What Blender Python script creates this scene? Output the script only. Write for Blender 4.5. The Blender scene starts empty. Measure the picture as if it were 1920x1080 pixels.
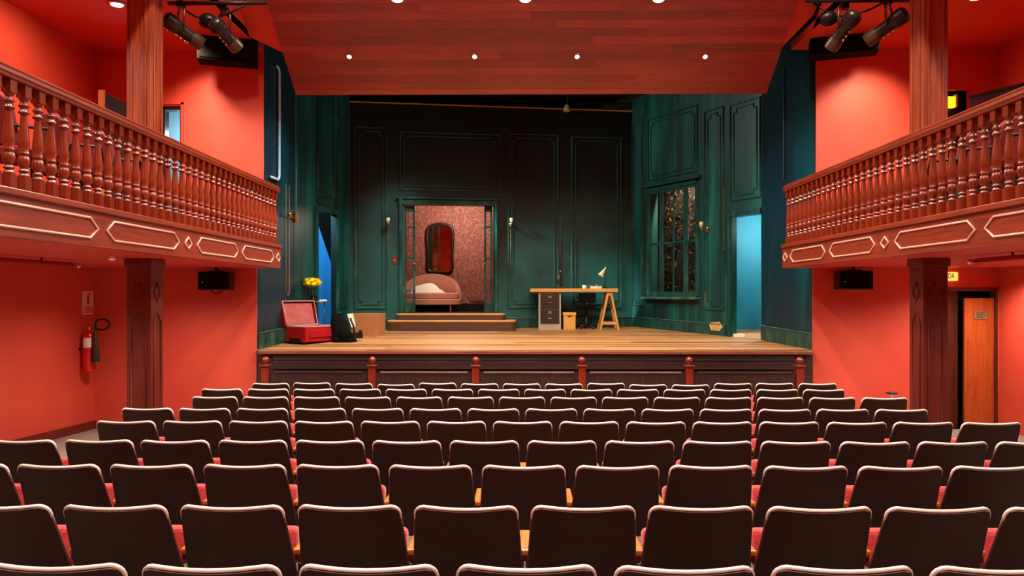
import bpy, bmesh, math, random
from mathutils import Vector, Matrix
random.seed(7)
PI = math.pi
C = bpy.context.scene.collection
SC = bpy.context.scene

# ------------------------------------------------------------------ camera
F = 1400.0                      # focal length in pixels of the 1920 wide frame
YAW = math.atan(15.0 / F)
CZ = 1.92
HZ = 555.0
cam_d = bpy.data.cameras.new('camera')
cam = bpy.data.objects.new('camera', cam_d)
C.objects.link(cam)
cam_d.sensor_fit = 'HORIZONTAL'
cam_d.sensor_width = 36.0
cam_d.lens = 36.0 * F / 1920.0
cam_d.shift_y = (HZ - 540.0) / 1920.0
cam_d.clip_start = 0.05
cam_d.clip_end = 100
cam.location = (0, 0, CZ)
cam.rotation_euler = (PI / 2, 0, YAW)
SC.camera = cam

def ray(px, py):
    dx = (px - 960.0) / F
    dz = (HZ - py) / F
    c, s = math.cos(YAW), math.sin(YAW)
    return Vector((-s + dx * c, c + dx * s, dz))
def P(px, py, Y):
    """the point of the room that stands at depth Y and shows at this place of the photograph"""
    r = ray(px, py)
    return Vector((0, 0, CZ)) + r * (Y / r.y)
def XAT(px, Y): return P(px, HZ, Y).x
def ZAT(py, Y): return CZ + (HZ - py) / F * Y
def stage_z(y): return 0.7655 + 0.035 * y
def floor_z(y): return 0.028 * (10.75 - y)

# ------------------------------------------------------------------ materials
def srgb(r, g, b):
    def f(v):
        v /= 255.0
        return v / 12.92 if v <= 0.04045 else ((v + 0.055) / 1.055) ** 2.4
    return (f(r), f(g), f(b), 1.0)

class NT:
    def __init__(self, name):
        self.m = bpy.data.materials.new(name)
        self.m.use_nodes = True
        self.t = self.m.node_tree
        self.b = self.t.nodes['Principled BSDF']
        self._pos = self._obj = None
    def new(self, kind): return self.t.nodes.new(kind)
    def put(self, sock, v):
        if hasattr(v, 'node'): self.t.links.new(v, sock)
        else: sock.default_value = v
    def pos(self):
        if not self._pos: self._pos = self.new('ShaderNodeNewGeometry').outputs['Position']
        return self._pos
    def obj(self):
        if not self._obj: self._obj = self.new('ShaderNodeTexCoord').outputs['Object']
        return self._obj
    def math(self, op, a, b=0.0, c=None):
        n = self.new('ShaderNodeMath'); n.operation = op
        self.put(n.inputs[0], a); self.put(n.inputs[1], b)
        if c is not None: self.put(n.inputs[2], c)
        return n.outputs[0]
    def scale(self, v, s, loc=(0, 0, 0)):
        n = self.new('ShaderNodeMapping'); self.put(n.inputs['Vector'], v)
        n.inputs['Scale'].default_value = s; n.inputs['Location'].default_value = loc
        return n.outputs[0]
    def noise(self, v, s, detail=3.0, rough=0.5, dist=0.0):
        n = self.new('ShaderNodeTexNoise'); self.put(n.inputs['Vector'], v)
        n.inputs['Scale'].default_value = s; n.inputs['Detail'].default_value = detail
        n.inputs['Roughness'].default_value = rough; n.inputs['Distortion'].default_value = dist
        return n.outputs['Fac']
    def white(self, v):
        n = self.new('ShaderNodeTexWhiteNoise'); n.noise_dimensions = '3D'
        self.put(n.inputs['Vector'], v); return n.outputs['Value']
    def voronoi(self, v, s, feature='F1'):
        n = self.new('ShaderNodeTexVoronoi'); n.feature = feature
        self.put(n.inputs['Vector'], v); n.inputs['Scale'].default_value = s
        return n.outputs['Distance']
    def xyz(self, v):
        n = self.new('ShaderNodeSeparateXYZ'); self.put(n.inputs[0], v); return n.outputs
    def comb(self, x, y, z):
        n = self.new('ShaderNodeCombineXYZ')
        for k, v in enumerate((x, y, z)): self.put(n.inputs[k], v)
        return n.outputs[0]
    def ramp(self, f, stops):
        n = self.new('ShaderNodeValToRGB'); self.put(n.inputs[0], f)
        e = n.color_ramp.elements
        while len(e) < len(stops): e.new(0.5)
        for k, (p, c) in enumerate(stops): e[k].position = p; e[k].color = c
        return n.outputs[0]
    def mix(self, f, a, b, mode='MIX'):
        n = self.new('ShaderNodeMix'); n.data_type = 'RGBA'; n.blend_type = mode
        self.put(n.inputs[0], f); self.put(n.inputs[6], a); self.put(n.inputs[7], b)
        return n.outputs[2]
    def bump(self, h, strength=0.2, dist=0.01):
        n = self.new('ShaderNodeBump'); self.put(n.inputs['Height'], h)
        n.inputs['Strength'].default_value = strength; n.inputs['Distance'].default_value = dist
        self.t.links.new(n.outputs[0], self.b.inputs['Normal'])
    def set(self, **k):
        names = dict(color='Base Color', rough='Roughness', metal='Metallic', coat='Coat Weight', coat_rough='Coat Roughness',
                     spec='Specular IOR Level', trans='Transmission Weight', ior='IOR', emit='Emission Color', strength='Emission Strength', sheen='Sheen Weight')
        for a, v in k.items(): self.put(self.b.inputs[names[a]], v)
        return self

def plain(name, c, rough=0.5, var=0.12, scale=18.0, **k):
    n = NT(name)
    f = n.noise(n.obj(), scale, 3)
    d = tuple(x * (1 - var) for x in c[:3]) + (1,)
    l = tuple(min(1, x * (1 + var)) for x in c[:3]) + (1,)
    n.set(color=n.ramp(f, [(0.3, d), (0.7, l)]), rough=rough, **k)
    return n.m

def paint(name, c1, c2, rough=0.55):
    n = NT(name)
    f = n.noise(n.pos(), 0.9, 4, 0.55)
    g = n.noise(n.pos(), 40, 2)
    n.set(color=n.ramp(f, [(0.3, c1), (0.7, c2)]), rough=rough)
    n.bump(g, 0.05, 0.004)
    return n.m

def wood(name, dark, light, axis=2, rough=0.3, coat=0.3, scale=1.0, world=False):
    n = NT(name)
    v = n.pos() if world else n.obj()
    s = [14 * scale] * 3; s[axis] = 0.9 * scale
    f = n.noise(n.scale(v, tuple(s)), 2.2, 5, 0.6, 0.8)
    s2 = [60 * scale] * 3; s2[axis] = 2.0 * scale
    g = n.noise(n.scale(v, tuple(s2)), 1.5, 2)
    h = n.math('ADD', n.math('MULTIPLY', f, 0.75), n.math('MULTIPLY', g, 0.25))
    n.set(color=n.ramp(h, [(0.32, dark), (0.66, light)]), rough=rough, coat=coat, coat_rough=0.2)
    return n.m

def planks(name, width, length, along, across, stops, groove=0.05, rough=0.4, coat=0.2, gcol=(0.01, 0.004, 0.003, 1), wmix=0.35):
    n = NT(name)
    o = n.xyz(n.pos())
    a = n.math('DIVIDE', o[across], width)
    idx = n.math('FLOOR', a)
    fr = n.math('FRACT', a)
    shift = n.math('MULTIPLY', n.white(n.comb(idx, 3.1, 0.0)), length)
    l = n.math('DIVIDE', n.math('ADD', o[along], shift), length)
    idl = n.math('FLOOR', l)
    w = n.white(n.comb(idx, idl, 1.7))
    st = [1.0, 1.0, 1.0]; st[along] = 1.1; st[across] = 22.0
    gr = n.noise(n.scale(n.pos(), tuple(st)), 2.0, 4, 0.6, 0.4)
    val = n.math('ADD', n.math('MULTIPLY', w, wmix), n.math('MULTIPLY', gr, 1 - wmix))
    col = n.ramp(val, stops)
    gm = n.math('LESS_THAN', fr, groove)
    n.set(color=n.mix(gm, col, gcol), rough=rough, coat=coat, coat_rough=0.25)
    return n.m

def teal(name, stops, sc=(1.6, 1.6, 0.45), s=1.0, rough=0.42):
    n = NT(name)
    f = n.noise(n.scale(n.pos(), sc), s, 4, 0.55, 0.5)
    g = n.noise(n.pos(), 55, 3)
    n.set(color=n.ramp(f, stops), rough=rough)
    n.bump(g, 0.06, 0.004)
    return n.m

M = {}
M['red'] = paint('red_paint', srgb(204, 68, 50), srgb(214, 82, 60))
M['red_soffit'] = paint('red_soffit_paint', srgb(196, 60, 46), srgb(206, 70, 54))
M['floor'] = paint('grey_floor', srgb(120, 108, 100), srgb(150, 138, 128), 0.7)
M['mahog_z'] = wood('mahogany_upright', srgb(92, 26, 11), srgb(142, 52, 22), 2, 0.24, 0.55)
M['mahog_y'] = wood('mahogany_lengthwise', srgb(108, 34, 13), srgb(146, 54, 23), 1, 0.4, 0.2)
M['pillar'] = wood('pillar_wood', srgb(118, 36, 18), srgb(176, 84, 48), 2, 0.36, 0.3, world=True)
M['pillar_low'] = wood('dark_pillar_wood', srgb(84, 18, 9), srgb(122, 34, 18), 2, 0.5, 0.05, world=True)
M['mould'] = wood('pale_moulding', srgb(206, 158, 138), srgb(230, 188, 168), 1, 0.3, 0.3)
M['ceil_wood'] = planks('ceiling_planks', 0.105, 2.6, 0, 1,
    [(0.2, srgb(120, 36, 27)), (0.5, srgb(148, 50, 37)), (0.85, srgb(184, 78, 58))], 0.02, 0.35, 0.25)
M['stage_floor'] = planks('stage_boards', 0.14, 3.2, 0, 1,
    [(0.2, srgb(116, 76, 42)), (0.45, srgb(160, 110, 64)), (0.8, srgb(196, 146, 92))], 0.05, 0.5, 0.05, (0.03, 0.016, 0.008, 1), wmix=.55)
M['nosing'] = wood('nosing_wood', srgb(110, 56, 40), srgb(150, 84, 60), 0, 0.4, 0.1)
M['front_dark'] = wood('dark_front_boards', srgb(36, 22, 19), srgb(62, 36, 31), 0, 0.5, 0.1)
M['slat_dark'] = planks('dark_slats', 0.07, 4.0, 2, 0, [(0.2, srgb(36, 17, 15)), (0.8, srgb(60, 28, 24))], 0.12, 0.5, 0.1)
M['rail_light'] = wood('worn_rail', srgb(96, 70, 60), srgb(140, 108, 94), 0, 0.4, 0.1)
M['step'] = wood('dark_step_wood', srgb(58, 30, 18), srgb(88, 48, 28), 0, 0.5, 0.1)
M['post'] = wood('red_brown_post', srgb(104, 26, 15), srgb(138, 44, 26), 2, 0.3, 0.4)
TD, TM, TL = srgb(6, 20, 19), srgb(10, 58, 56), srgb(26, 112, 98)
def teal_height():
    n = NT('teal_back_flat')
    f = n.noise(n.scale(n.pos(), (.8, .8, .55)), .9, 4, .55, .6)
    z = n.math('DIVIDE', n.math('SUBTRACT', 4.4, n.xyz(n.pos())[2]), 3.0)      # colour darkens towards the top
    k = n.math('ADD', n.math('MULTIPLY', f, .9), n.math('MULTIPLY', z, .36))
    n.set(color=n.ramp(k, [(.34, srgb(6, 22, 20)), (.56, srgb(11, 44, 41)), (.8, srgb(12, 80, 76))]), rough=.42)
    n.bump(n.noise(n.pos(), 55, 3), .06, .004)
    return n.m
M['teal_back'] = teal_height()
M['teal_side'] = teal('teal_side_flat', [(0.3, srgb(5, 26, 26)), (0.5, srgb(6, 58, 56)), (0.74, srgb(24, 108, 96))], (3.4, 3.4, 0.28), 1.0)  # upright noise streaks put light from above into the colour
M['teal_ret'] = teal('teal_return', [(0.3, srgb(5, 22, 32)), (0.55, srgb(4, 46, 60)), (0.75, srgb(4, 76, 84))], (1.4, 1.4, 0.3), 1.0)
M['teal_trim'] = teal('teal_moulding', [(0.3, srgb(14, 46, 42)), (0.6, srgb(24, 76, 68)), (0.82, srgb(86, 114, 96))], (6, 6, 2), 1.0, 0.3)
M['worn_trim'] = teal('worn_teal_edge', [(0.3, srgb(28, 66, 60)), (0.6, srgb(74, 106, 94)), (0.8, srgb(150, 164, 142))], (5, 5, 2), 1.0, 0.35)
M['paint_chip'] = plain('bare_patch', srgb(190, 150, 84), 0.7, 0.3, 30)
M['worn_gold'] = plain('rubbed_gilt', srgb(120, 96, 52), 0.6, 0.3, 30)
M['black'] = plain('black_metal', srgb(16, 13, 13), 0.4, spec=.35)
M['black_cloth'] = plain('black_cloth', srgb(10, 8, 8), 0.9, spec=.1)
M['void'] = plain('backstage_black', srgb(10, 9, 8), 0.9)
M['grid'] = plain('dusty_grid', srgb(70, 54, 34), 0.8, 0.5, 6)
M['shell'] = plain('dark_brown_shell', srgb(54, 23, 14), 0.5, 0.1, 4, spec=.3)
M['shell_edge'] = plain('highlit_shell_edge', srgb(246, 234, 226), 0.3, 0.06, 6, coat=0.5, coat_rough=0.2)  # near-white colour stands in for overhead light caught on the top rim
M['shell_side'] = plain('shaded_shell_edge', srgb(88, 58, 48), 0.4, 0.06, 6)  # darker edge colour, the shade of the sides is put into it
def velvet():
    n = NT('red_velvet')
    f = n.noise(n.obj(), 60, 3)
    n.set(color=n.ramp(f, [(0.3, srgb(176, 44, 50)), (0.7, srgb(214, 78, 82))]), rough=0.85, sheen=0.4)
    n.bump(f, 0.15, 0.003)
    return n.m
M['velvet'] = velvet()
M['dark_velvet'] = plain('dark_red_velvet', srgb(120, 22, 20), 0.8, 0.15, 30)
M['arm_wood'] = wood('honey_armrest', srgb(200, 104, 40), srgb(232, 142, 62), 1, 0.3, 0.4)
M['chrome'] = plain('chrome', srgb(220, 214, 208), 0.18, 0.03, 5, metal=1.0)
M['brass'] = plain('brass', srgb(190, 140, 70), 0.3, 0.08, 20, metal=1.0)
M['white'] = plain('white_enamel', srgb(236, 228, 218), 0.4, 0.03)
M['ext_red'] = plain('extinguisher_red', srgb(200, 18, 16), 0.3, 0.03, 5, coat=0.5)
M['horn'] = plain('horn_plastic', srgb(52, 54, 48), 0.5)
M['paper'] = plain('paper', srgb(226, 222, 206), 0.7, 0.05)
M['suit_red'] = plain('red_suitcase_cloth', srgb(150, 14, 22), 0.7, 0.15, 12, spec=.2)
M['lining'] = plain('pink_lining', srgb(168, 84, 84), 0.8, 0.15, 9, spec=.2)
M['zip'] = plain('zip_grey', srgb(180, 160, 150), 0.5)
M['dark_lining'] = plain('dark_lining', srgb(60, 56, 60), 0.8, 0.2)
M['yellow'] = plain('yellow_petals', srgb(255, 236, 16), 0.6, 0.05, 30)
M['stem'] = plain('stems', srgb(70, 66, 22), 0.6)
M['card'] = plain('cardboard', srgb(166, 108, 66), 0.8, 0.08, 6)
M['card_side'] = plain('cardboard_shadow', srgb(150, 92, 56), 0.8, 0.08, 6)
M['yel_card'] = plain('ochre_cardboard', srgb(206, 152, 66), 0.7, 0.06, 6)
M['pine'] = wood('pine', srgb(176, 122, 54), srgb(216, 164, 88), 0, 0.45, 0.1)
M['pine_z'] = wood('pine_upright', srgb(176, 122, 54), srgb(220, 170, 92), 2, 0.45, 0.1)
M['cab_grey'] = plain('cabinet_grey', srgb(164, 150, 132), 0.45)
M['cab_dark'] = plain('cabinet_dark', srgb(38, 32, 30), 0.4)
M['wallpaper'] = None
def wp():
    n = NT('mottled_wallpaper')
    f = n.noise(n.pos(), 22, 4, 0.7)
    g = n.voronoi(n.pos(), 17)
    h = n.math('ADD', n.math('MULTIPLY', f, 0.8), n.math('MULTIPLY', g, 0.22))
    n.set(color=n.ramp(h, [(0.3, srgb(104, 54, 44)), (0.5, srgb(146, 82, 66)), (0.7, srgb(186, 124, 100))]), rough=0.7)
    return n.m
M['wallpaper'] = wp()
M['pink'] = plain('pink_upholstery', srgb(206, 140, 112), 0.7, 0.06, 20)
M['pink_d'] = plain('dusky_pink_upholstery', srgb(176, 112, 88), 0.7, 0.06, 20)
M['linen'] = plain('white_linen', srgb(240, 228, 208), 0.8, 0.06, 8)
M['mframe'] = plain('mirror_frame_dark', srgb(48, 16, 12), 0.35)
def mir():
    n = NT('old_mirror')
    f = n.noise(n.obj(), 6, 3)
    n.set(color=n.ramp(f, [(0.3, srgb(220, 150, 120)), (0.7, srgb(240, 190, 160))]), rough=0.06, metal=1.0)
    return n.m
M['mirror'] = mir()
def glass(name, tint, rough=0.02):
    n = NT(name)
    f = n.noise(n.obj(), 3, 2)
    n.set(color=n.mix(f, tint, tuple(x * 0.9 for x in tint[:3]) + (1,)), rough=rough, trans=1.0, ior=1.2)
    return n.m
M['glass'] = glass('clear_glass', (0.92, 0.95, 0.95, 1))
M['shade_glass'] = plain('frosted_shade', srgb(240, 226, 180), 0.4, 0.04, 10, trans=0.3)
def gold():
    n = NT('golden_leaves')
    v = n.voronoi(n.pos(), 17)
    w = n.noise(n.pos(), 3.5, 3)
    k = n.math('MULTIPLY', n.math('SUBTRACT', 0.52, v), w)
    n.set(color=n.ramp(k, [(0.02, srgb(30, 16, 8)), (0.12, srgb(120, 74, 26)), (0.24, srgb(232, 176, 84))]), rough=0.6)
    return n.m
M['gold'] = gold()
M['blue_wall'] = paint('blue_backstage', srgb(10, 130, 206), srgb(16, 146, 222), 0.6)  # blue backstage light put into the wall colour
M['cyan_wall'] = paint('cyan_backstage', srgb(22, 132, 158), srgb(60, 160, 176), 0.6)  # cyan light behind the right doorway put into the wall colour
M['pale_blue'] = paint('pale_blue_room', srgb(120, 184, 214), srgb(140, 200, 226), 0.6)  # the room's blue light is carried by the wall colour
M['door_wood'] = wood('door_wood', srgb(150, 60, 22), srgb(184, 88, 34), 2, 0.35, 0.3, world=True)
M['door_dark'] = wood('dark_shaded_door_wood', srgb(64, 22, 12), srgb(96, 36, 18), 2, 0.4, 0.2, world=True)  # darker copy with the left leaf's shade in its colour, also the frame
M['plaque'] = plain('grey_plaque', srgb(132, 104, 70), 0.4, 0.1)
M['pipe_red'] = plain('red_pipe', srgb(168, 12, 18), 0.3, 0.05, 5, coat=0.4)
M['conduit'] = plain('pale_conduit', srgb(176, 222, 236), 0.4)
M['conduit_d'] = plain('grey_conduit', srgb(60, 96, 104), 0.4)
def emis(name, c, s):
    n = NT(name)
    f = n.noise(n.obj(), 4, 1)
    n.set(color=n.mix(f, c, c), emit=c, strength=s)
    return n.m
M['lamp_on'] = emis('lit_lamp', (1.0, 0.9, 0.76, 1), 30)
M['lamp_dim'] = emis('small_lit_lamp', (1.0, 0.86, 0.72, 1), 3.0)
M['sign_on'] = emis('lit_yellow_sign', (1.0, 0.66, 0.12, 1), 1.1)
M['sign_glow'] = emis('lit_yellow_lamp', (1.0, 0.8, 0.02, 1), 1.2)
M['ink'] = plain('black_ink', srgb(20, 16, 10), 0.6)
M['sign_red'] = plain('sign_red', srgb(196, 40, 30), 0.5)
M['sign_pink'] = plain('sign_white', srgb(240, 214, 200), 0.5, 0.03)
M['spot_body'] = plain('spotlight_black', srgb(40, 34, 28), 0.35, 0.2)
M['spot_metal'] = plain('worn_metal', srgb(92, 78, 62), 0.35, 0.2, 12, metal=0.6)

# ------------------------------------------------------------------ mesh building
class MB:
    def __init__(self): self.v = []; self.f = []; self.sm = []
    def add(self, vs, fs, mat=None, smooth=False):
        o = len(self.v)
        for p in vs:
            p = Vector(p)
            self.v.append(tuple(mat @ p if mat is not None else p))
        for f in fs: self.f.append(tuple(i + o for i in f)); self.sm.append(smooth)
        return self
    def box(self, a, b, mat=None):
        x0, y0, z0 = a; x1, y1, z1 = b
        vs = [(x0, y0, z0), (x1, y0, z0), (x1, y1, z0), (x0, y1, z0), (x0, y0, z1), (x1, y0, z1), (x1, y1, z1), (x0, y1, z1)]
        fs = [(0, 3, 2, 1), (4, 5, 6, 7), (0, 1, 5, 4), (1, 2, 6, 5), (2, 3, 7, 6), (3, 0, 4, 7)]
        return self.add(vs, fs, mat)
    def quad(self, *ps, mat=None): return self.add(ps, [tuple(range(len(ps)))], mat)
    def prism(self, poly, h0, h1, mat=None):           # polygon in xy, extruded in z
        n = len(poly)
        vs = [(x, y, h0) for x, y in poly] + [(x, y, h1) for x, y in poly]
        fs = [tuple(reversed(range(n))), tuple(range(n, 2 * n))]
        fs += [(i, (i + 1) % n, n + (i + 1) % n, n + i) for i in range(n)]
        return self.add(vs, fs, mat)
    def lathe(self, prof, seg=14, mat=None, cap=True):
        vs = []; fs = []
        for r, z in prof:
            for k in range(seg):
                a = 2 * PI * k / seg
                vs.append((r * math.cos(a), r * math.sin(a), z))
        for i in range(len(prof) - 1):
            for k in range(seg):
                k2 = (k + 1) % seg
                fs.append((i * seg + k, i * seg + k2, (i + 1) * seg + k2, (i + 1) * seg + k))
        self.add(vs, fs, mat, True)
        if cap:
            for i, flip in ((0, True), (len(prof) - 1, False)):
                r, z = prof[i]
                if r > 1e-4:
                    ring = [(r * math.cos(2 * PI * k / seg), r * math.sin(2 * PI * k / seg), z) for k in range(seg)]
                    self.add(ring, [tuple(reversed(range(seg))) if flip else tuple(range(seg))], mat)
        return self
    def tube(self, pts, r, seg=8, closed=False, rs=None):
        pts = [Vector(p) for p in pts]; n = len(pts)
        vs = []; fs = []; up0 = None
        for i, p in enumerate(pts):
            a = pts[i - 1] if (i > 0 or closed) else p
            b = pts[(i + 1) % n] if (i < n - 1 or closed) else p
            d = (b - a)
            if d.length < 1e-9: d = Vector((0, 0, 1))
            d.normalize()
            if up0 is None:
                up0 = Vector((0, 0, 1)) if abs(d.z) < 0.9 else Vector((1, 0, 0))
            s = d.cross(up0)
            if s.length < 1e-6: s = d.cross(Vector((0, 1, 0)))
            s.normalize(); u = s.cross(d).normalized(); up0 = u
            rr = rs[i] if rs else r
            for k in range(seg):
                t = 2 * PI * k / seg
                vs.append(p + s * (rr * math.cos(t)) + u * (rr * math.sin(t)))
        m = n if closed else n - 1
        for i in range(m):
            j = (i + 1) % n
            for k in range(seg):
                k2 = (k + 1) % seg
                fs.append((i * seg + k, i * seg + k2, j * seg + k2, j * seg + k))
        if not closed:
            fs.append(tuple(reversed(range(seg)))); fs.append(tuple(range((n - 1) * seg, n * seg)))
        return self.add(vs, fs, None, True)
    def sphere(self, c, r, seg=12, rings=8, sx=1, sy=1, sz=1, mat=None):
        prof = [(max(1e-5, r * math.sin(PI * i / rings)), -r * math.cos(PI * i / rings)) for i in range(rings + 1)]
        m = Matrix.Translation(c) @ Matrix.Diagonal((sx, sy, sz, 1))
        if mat is not None: m = mat @ m
        return self.lathe(prof, seg, m, cap=False)
    def bar(self, a, b, w, h):                          # rectangular bar from a to b
        a, b = Vector(a), Vector(b); d = (b - a).normalized()
        up = Vector((0, 0, 1)) if abs(d.z) < 0.95 else Vector((0, 1, 0))
        s = d.cross(up).normalized(); u = s.cross(d).normalized()
        vs = []
        for p in (a, b):
            for sx, su in ((-1, -1), (1, -1), (1, 1), (-1, 1)): vs.append(p + s * (sx * w / 2) + u * (su * h / 2))
        return self.add(vs, [(0, 1, 2, 3), (7, 6, 5, 4), (0, 4, 5, 1), (1, 5, 6, 2), (2, 6, 7, 3), (3, 7, 4, 0)])
    def mesh(self, name, mat, tri=False):
        me = bpy.data.meshes.new(name)
        me.from_pydata(self.v, [], self.f); me.validate()
        if len(me.polygons) == len(self.sm):
            me.polygons.foreach_set('use_smooth', self.sm)
        bm = bmesh.new(); bm.from_mesh(me)
        bmesh.ops.recalc_face_normals(bm, faces=bm.faces); bm.to_mesh(me); bm.free()
        me.materials.append(mat)
        return me
    def build(self, name, mat, parent=None, bevel=0, seg=2):
        o = bpy.data.objects.new(name, self.mesh(name, mat)); C.objects.link(o)
        if parent: o.parent = parent
        if bevel:
            b = o.modifiers.new('edge', 'BEVEL'); b.width = bevel; b.segments = seg; b.limit_method = 'ANGLE'; b.angle_limit = 0.6
        return o

def tag(o, label, cat, group=None):
    o['label'] = label; o['category'] = cat
    if group: o['group'] = group
    return o
def thing(name, label, cat, loc=(0, 0, 0), rz=0.0, group=None):
    o = bpy.data.objects.new(name, None); C.objects.link(o)
    o.location = loc; o.rotation_euler = (0, 0, rz); o.empty_display_size = 0.1
    return tag(o, label, cat, group)
def struct(o):
    o['kind'] = 'structure'; return o
def copy_tree(o, parent=None):
    c = o.copy(); C.objects.link(c); c.parent = parent
    for ch in list(o.children): copy_tree(ch, c)
    return c

# ------------------------------------------------------------------ the hall shell
YW = 10.75                                   # the front wall beside the stage
XL, XR = -6.16, 6.85
ZS = 2.32                                    # underside of the balconies
ZB = 2.60                                    # balcony floor
ZC = 5.45                                    # ceiling over the balconies
fl = MB().quad((XL - .2, -3, floor_z(-3)), (XR + .2, -3, floor_z(-3)), (XR + .2, YW + .1, floor_z(YW)), (XL - .2, YW + .1, floor_z(YW)),)
struct(fl.build('floor', M['floor']))
struct(MB().box((XL - .2, -3, -.1), (XL, YW + .2, 8.6)).build('wall_left', M['red']))
struct(MB().box((XR, -3, -.1), (XR + .2, YW + .2, 8.6)).build('wall_right', M['red']))
struct(MB().box((XL, -3.2, -.1), (XR, -3, 8.6)).build('wall_back', M['red']))
struct(MB().box((XL, 3, floor_z(3)), (XL + .025, YW, .0)).build('baseboard_left', M['pillar_low']))
o = bpy.data.objects['baseboard_left']
me = o.data
for v in me.vertices:
    v.co.z = floor_z(v.co.y) + (0.12 if v.index >= 4 else 0.0)

def wall_grid(mb, T, s0, s1, z0, z1, holes, depth):
    """a flat wall in the local frame of T (x along, y into the wall, z up) with rectangular openings"""
    ss = sorted({s0, s1, *[h[0] for h in holes], *[h[1] for h in holes]})
    zs = sorted({z0, z1, *[h[2] for h in holes], *[h[3] for h in holes]})
    ss = [s for s in ss if s0 <= s <= s1]; zs = [z for z in zs if z0 <= z <= z1]
    for i in range(len(ss) - 1):
        for j in range(len(zs) - 1):
            cs, cz = (ss[i] + ss[i + 1]) / 2, (zs[j] + zs[j + 1]) / 2
            if any(h[0] < cs < h[1] and h[2] < cz < h[3] for h in holes): continue
            mb.quad((ss[i], 0, zs[j]), (ss[i + 1], 0, zs[j]), (ss[i + 1], 0, zs[j + 1]), (ss[i], 0, zs[j + 1]), mat=T)
            mb.quad((ss[i], depth, zs[j]), (ss[i], depth, zs[j + 1]), (ss[i + 1], depth, zs[j + 1]), (ss[i + 1], depth, zs[j]), mat=T)
    for a, b, c, d in holes:
        for q in (((a, 0, c), (a, depth, c), (a, depth, d), (a, 0, d)), ((b, 0, c), (b, 0, d), (b, depth, d), (b, depth, c)),
                  ((a, 0, d), (a, depth, d), (b, depth, d), (b, 0, d)), ((a, 0, c), (b, 0, c), (b, depth, c), (a, depth, c))):
            mb.quad(*q, mat=T)
    for q in (((s0, 0, z0), (s0, 0, z1), (s0, depth, z1), (s0, depth, z0)), ((s1, 0, z0), (s1, depth, z0), (s1, depth, z1), (s1, 0, z1))):
        mb.quad(*q, mat=T)

TW = Matrix.Translation((0, YW, 0))
XFL, XFLu = XAT(481, YW), XAT(494, YW)
XFR, XFRu = XAT(1524, YW), XAT(1530, YW)
# left: lower wall, upper wall with a doorway to the lit room behind
b = MB(); wall_grid(b, TW, XL, XFL, -.1, ZB - .1, [], .02)
struct(b.build('wall_front_left_lower', M['red']))
dl = (XAT(302, YW), XAT(340, YW), ZB - .05, ZAT(197, YW))
b = MB(); wall_grid(b, TW, XL, XFLu, ZB - .1, 8.6, [dl], .02)
struct(b.build('wall_front_left_upper', M['red']))
fr = MB()
for x0, x1 in ((dl[0], dl[0] + .045), (dl[1] - .03, dl[1])): fr.box((x0, YW + .02, ZB), (x1, YW + .15, dl[3]))
fr.box((dl[0], YW + .02, dl[3] - .05), (dl[1], YW + .15, dl[3]))
d2 = struct(fr.build('door_2', M['black']))
t_ = MB()
t_.box((dl[1] + .0, YW - .02, ZB), (dl[1] + .035, YW, dl[3] + .05)); t_.box((dl[0] - .02, YW - .02, dl[3] + .02), (dl[1] + .035, YW, dl[3] + .05))
t_.build('door_frame', M['red_soffit'], d2)
struct(MB().box((-6.0, YW + 1.0, ZB - .1), (-4.2, YW + 1.05, 5.2)).build('wall_balcony_room_left', M['pale_blue']))
# right
dr = (XAT(1772, YW), XAT(1868, YW), -.05, ZAT(546, YW))
b = MB(); wall_grid(b, TW, XFR, XR, -.1, ZB - .1, [dr], .02)
struct(b.build('wall_front_right_lower', M['red']))
du = (XAT(1766, YW), XAT(1813, YW), ZB - .05, ZAT(172, YW))
b = MB(); wall_grid(b, TW, XFRu, XR, ZB - .1, 8.6, [du], .02)
struct(b.build('wall_front_right_upper', M['red']))
d4 = struct(MB().box((du[0], YW + .12, ZB), (du[1], YW + .15, du[3])).build('door_3', M['black']))
t_ = MB().box((du[0] - .03, YW - .03, du[3]), (du[1] + .06, YW, du[3] + .05)).box((du[1], YW - .02, ZB), (du[1] + .04, YW, du[3]))
t_.build('door_frame', M['red_soffit'], d4)
# door 1: frame, open leaf coloured dark for its shade, lit leaf with a plaque
fr = MB()
fr.box((dr[0] - .05, YW - .025, 0), (dr[0], YW + .24, dr[3] + .04)); fr.box((dr[1] - .012, YW - .02, 0), (dr[1] + .012, YW + .05, dr[3] + .04))
fr.box((dr[0] - .05, YW - .025, dr[3]), (dr[1] + .02, YW + .24, dr[3] + .05))
d1 = struct(fr.build('door_1', M['door_dark'], bevel=.004))
xm = XAT(1808, YW + .04)
b = MB().box((dr[0], YW + .20, .0), (xm, YW + .235, dr[3] - .0)); b.build('door_leaf', M['door_dark'], d1)
b = MB().box((xm, YW + .035, .0), (dr[1], YW + .08, ZAT(559, YW + .035))); b.build('door_leaf', M['door_wood'], d1, .004)
b = MB().box((xm, YW + .215, ZAT(559, YW + .035)), (dr[1], YW + .24, dr[3])); b.build('door_panel', M['void'], d1)
a_, c_ = P(1826, 584, YW + .03), P(1850, 599, YW + .03)
pl = MB().box((a_.x, YW + .022, c_.z), (c_.x, YW + .036, a_.z)).build('plaque', M['plaque'], d1, .002)
ln = MB()
for k in range(4):
    zz = a_.z - .022 - k * .022
    ln.box((a_.x + .03, YW + .019, zz), (c_.x - .03 - .03 * (k % 2), YW + .022, zz + .006))
ln.build('lettering', M['ink'], pl)
struct(MB().box((4.75, YW + .5, -.1), (XR, YW + .55, 5)).build('wall_behind_door', M['void']))
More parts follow.
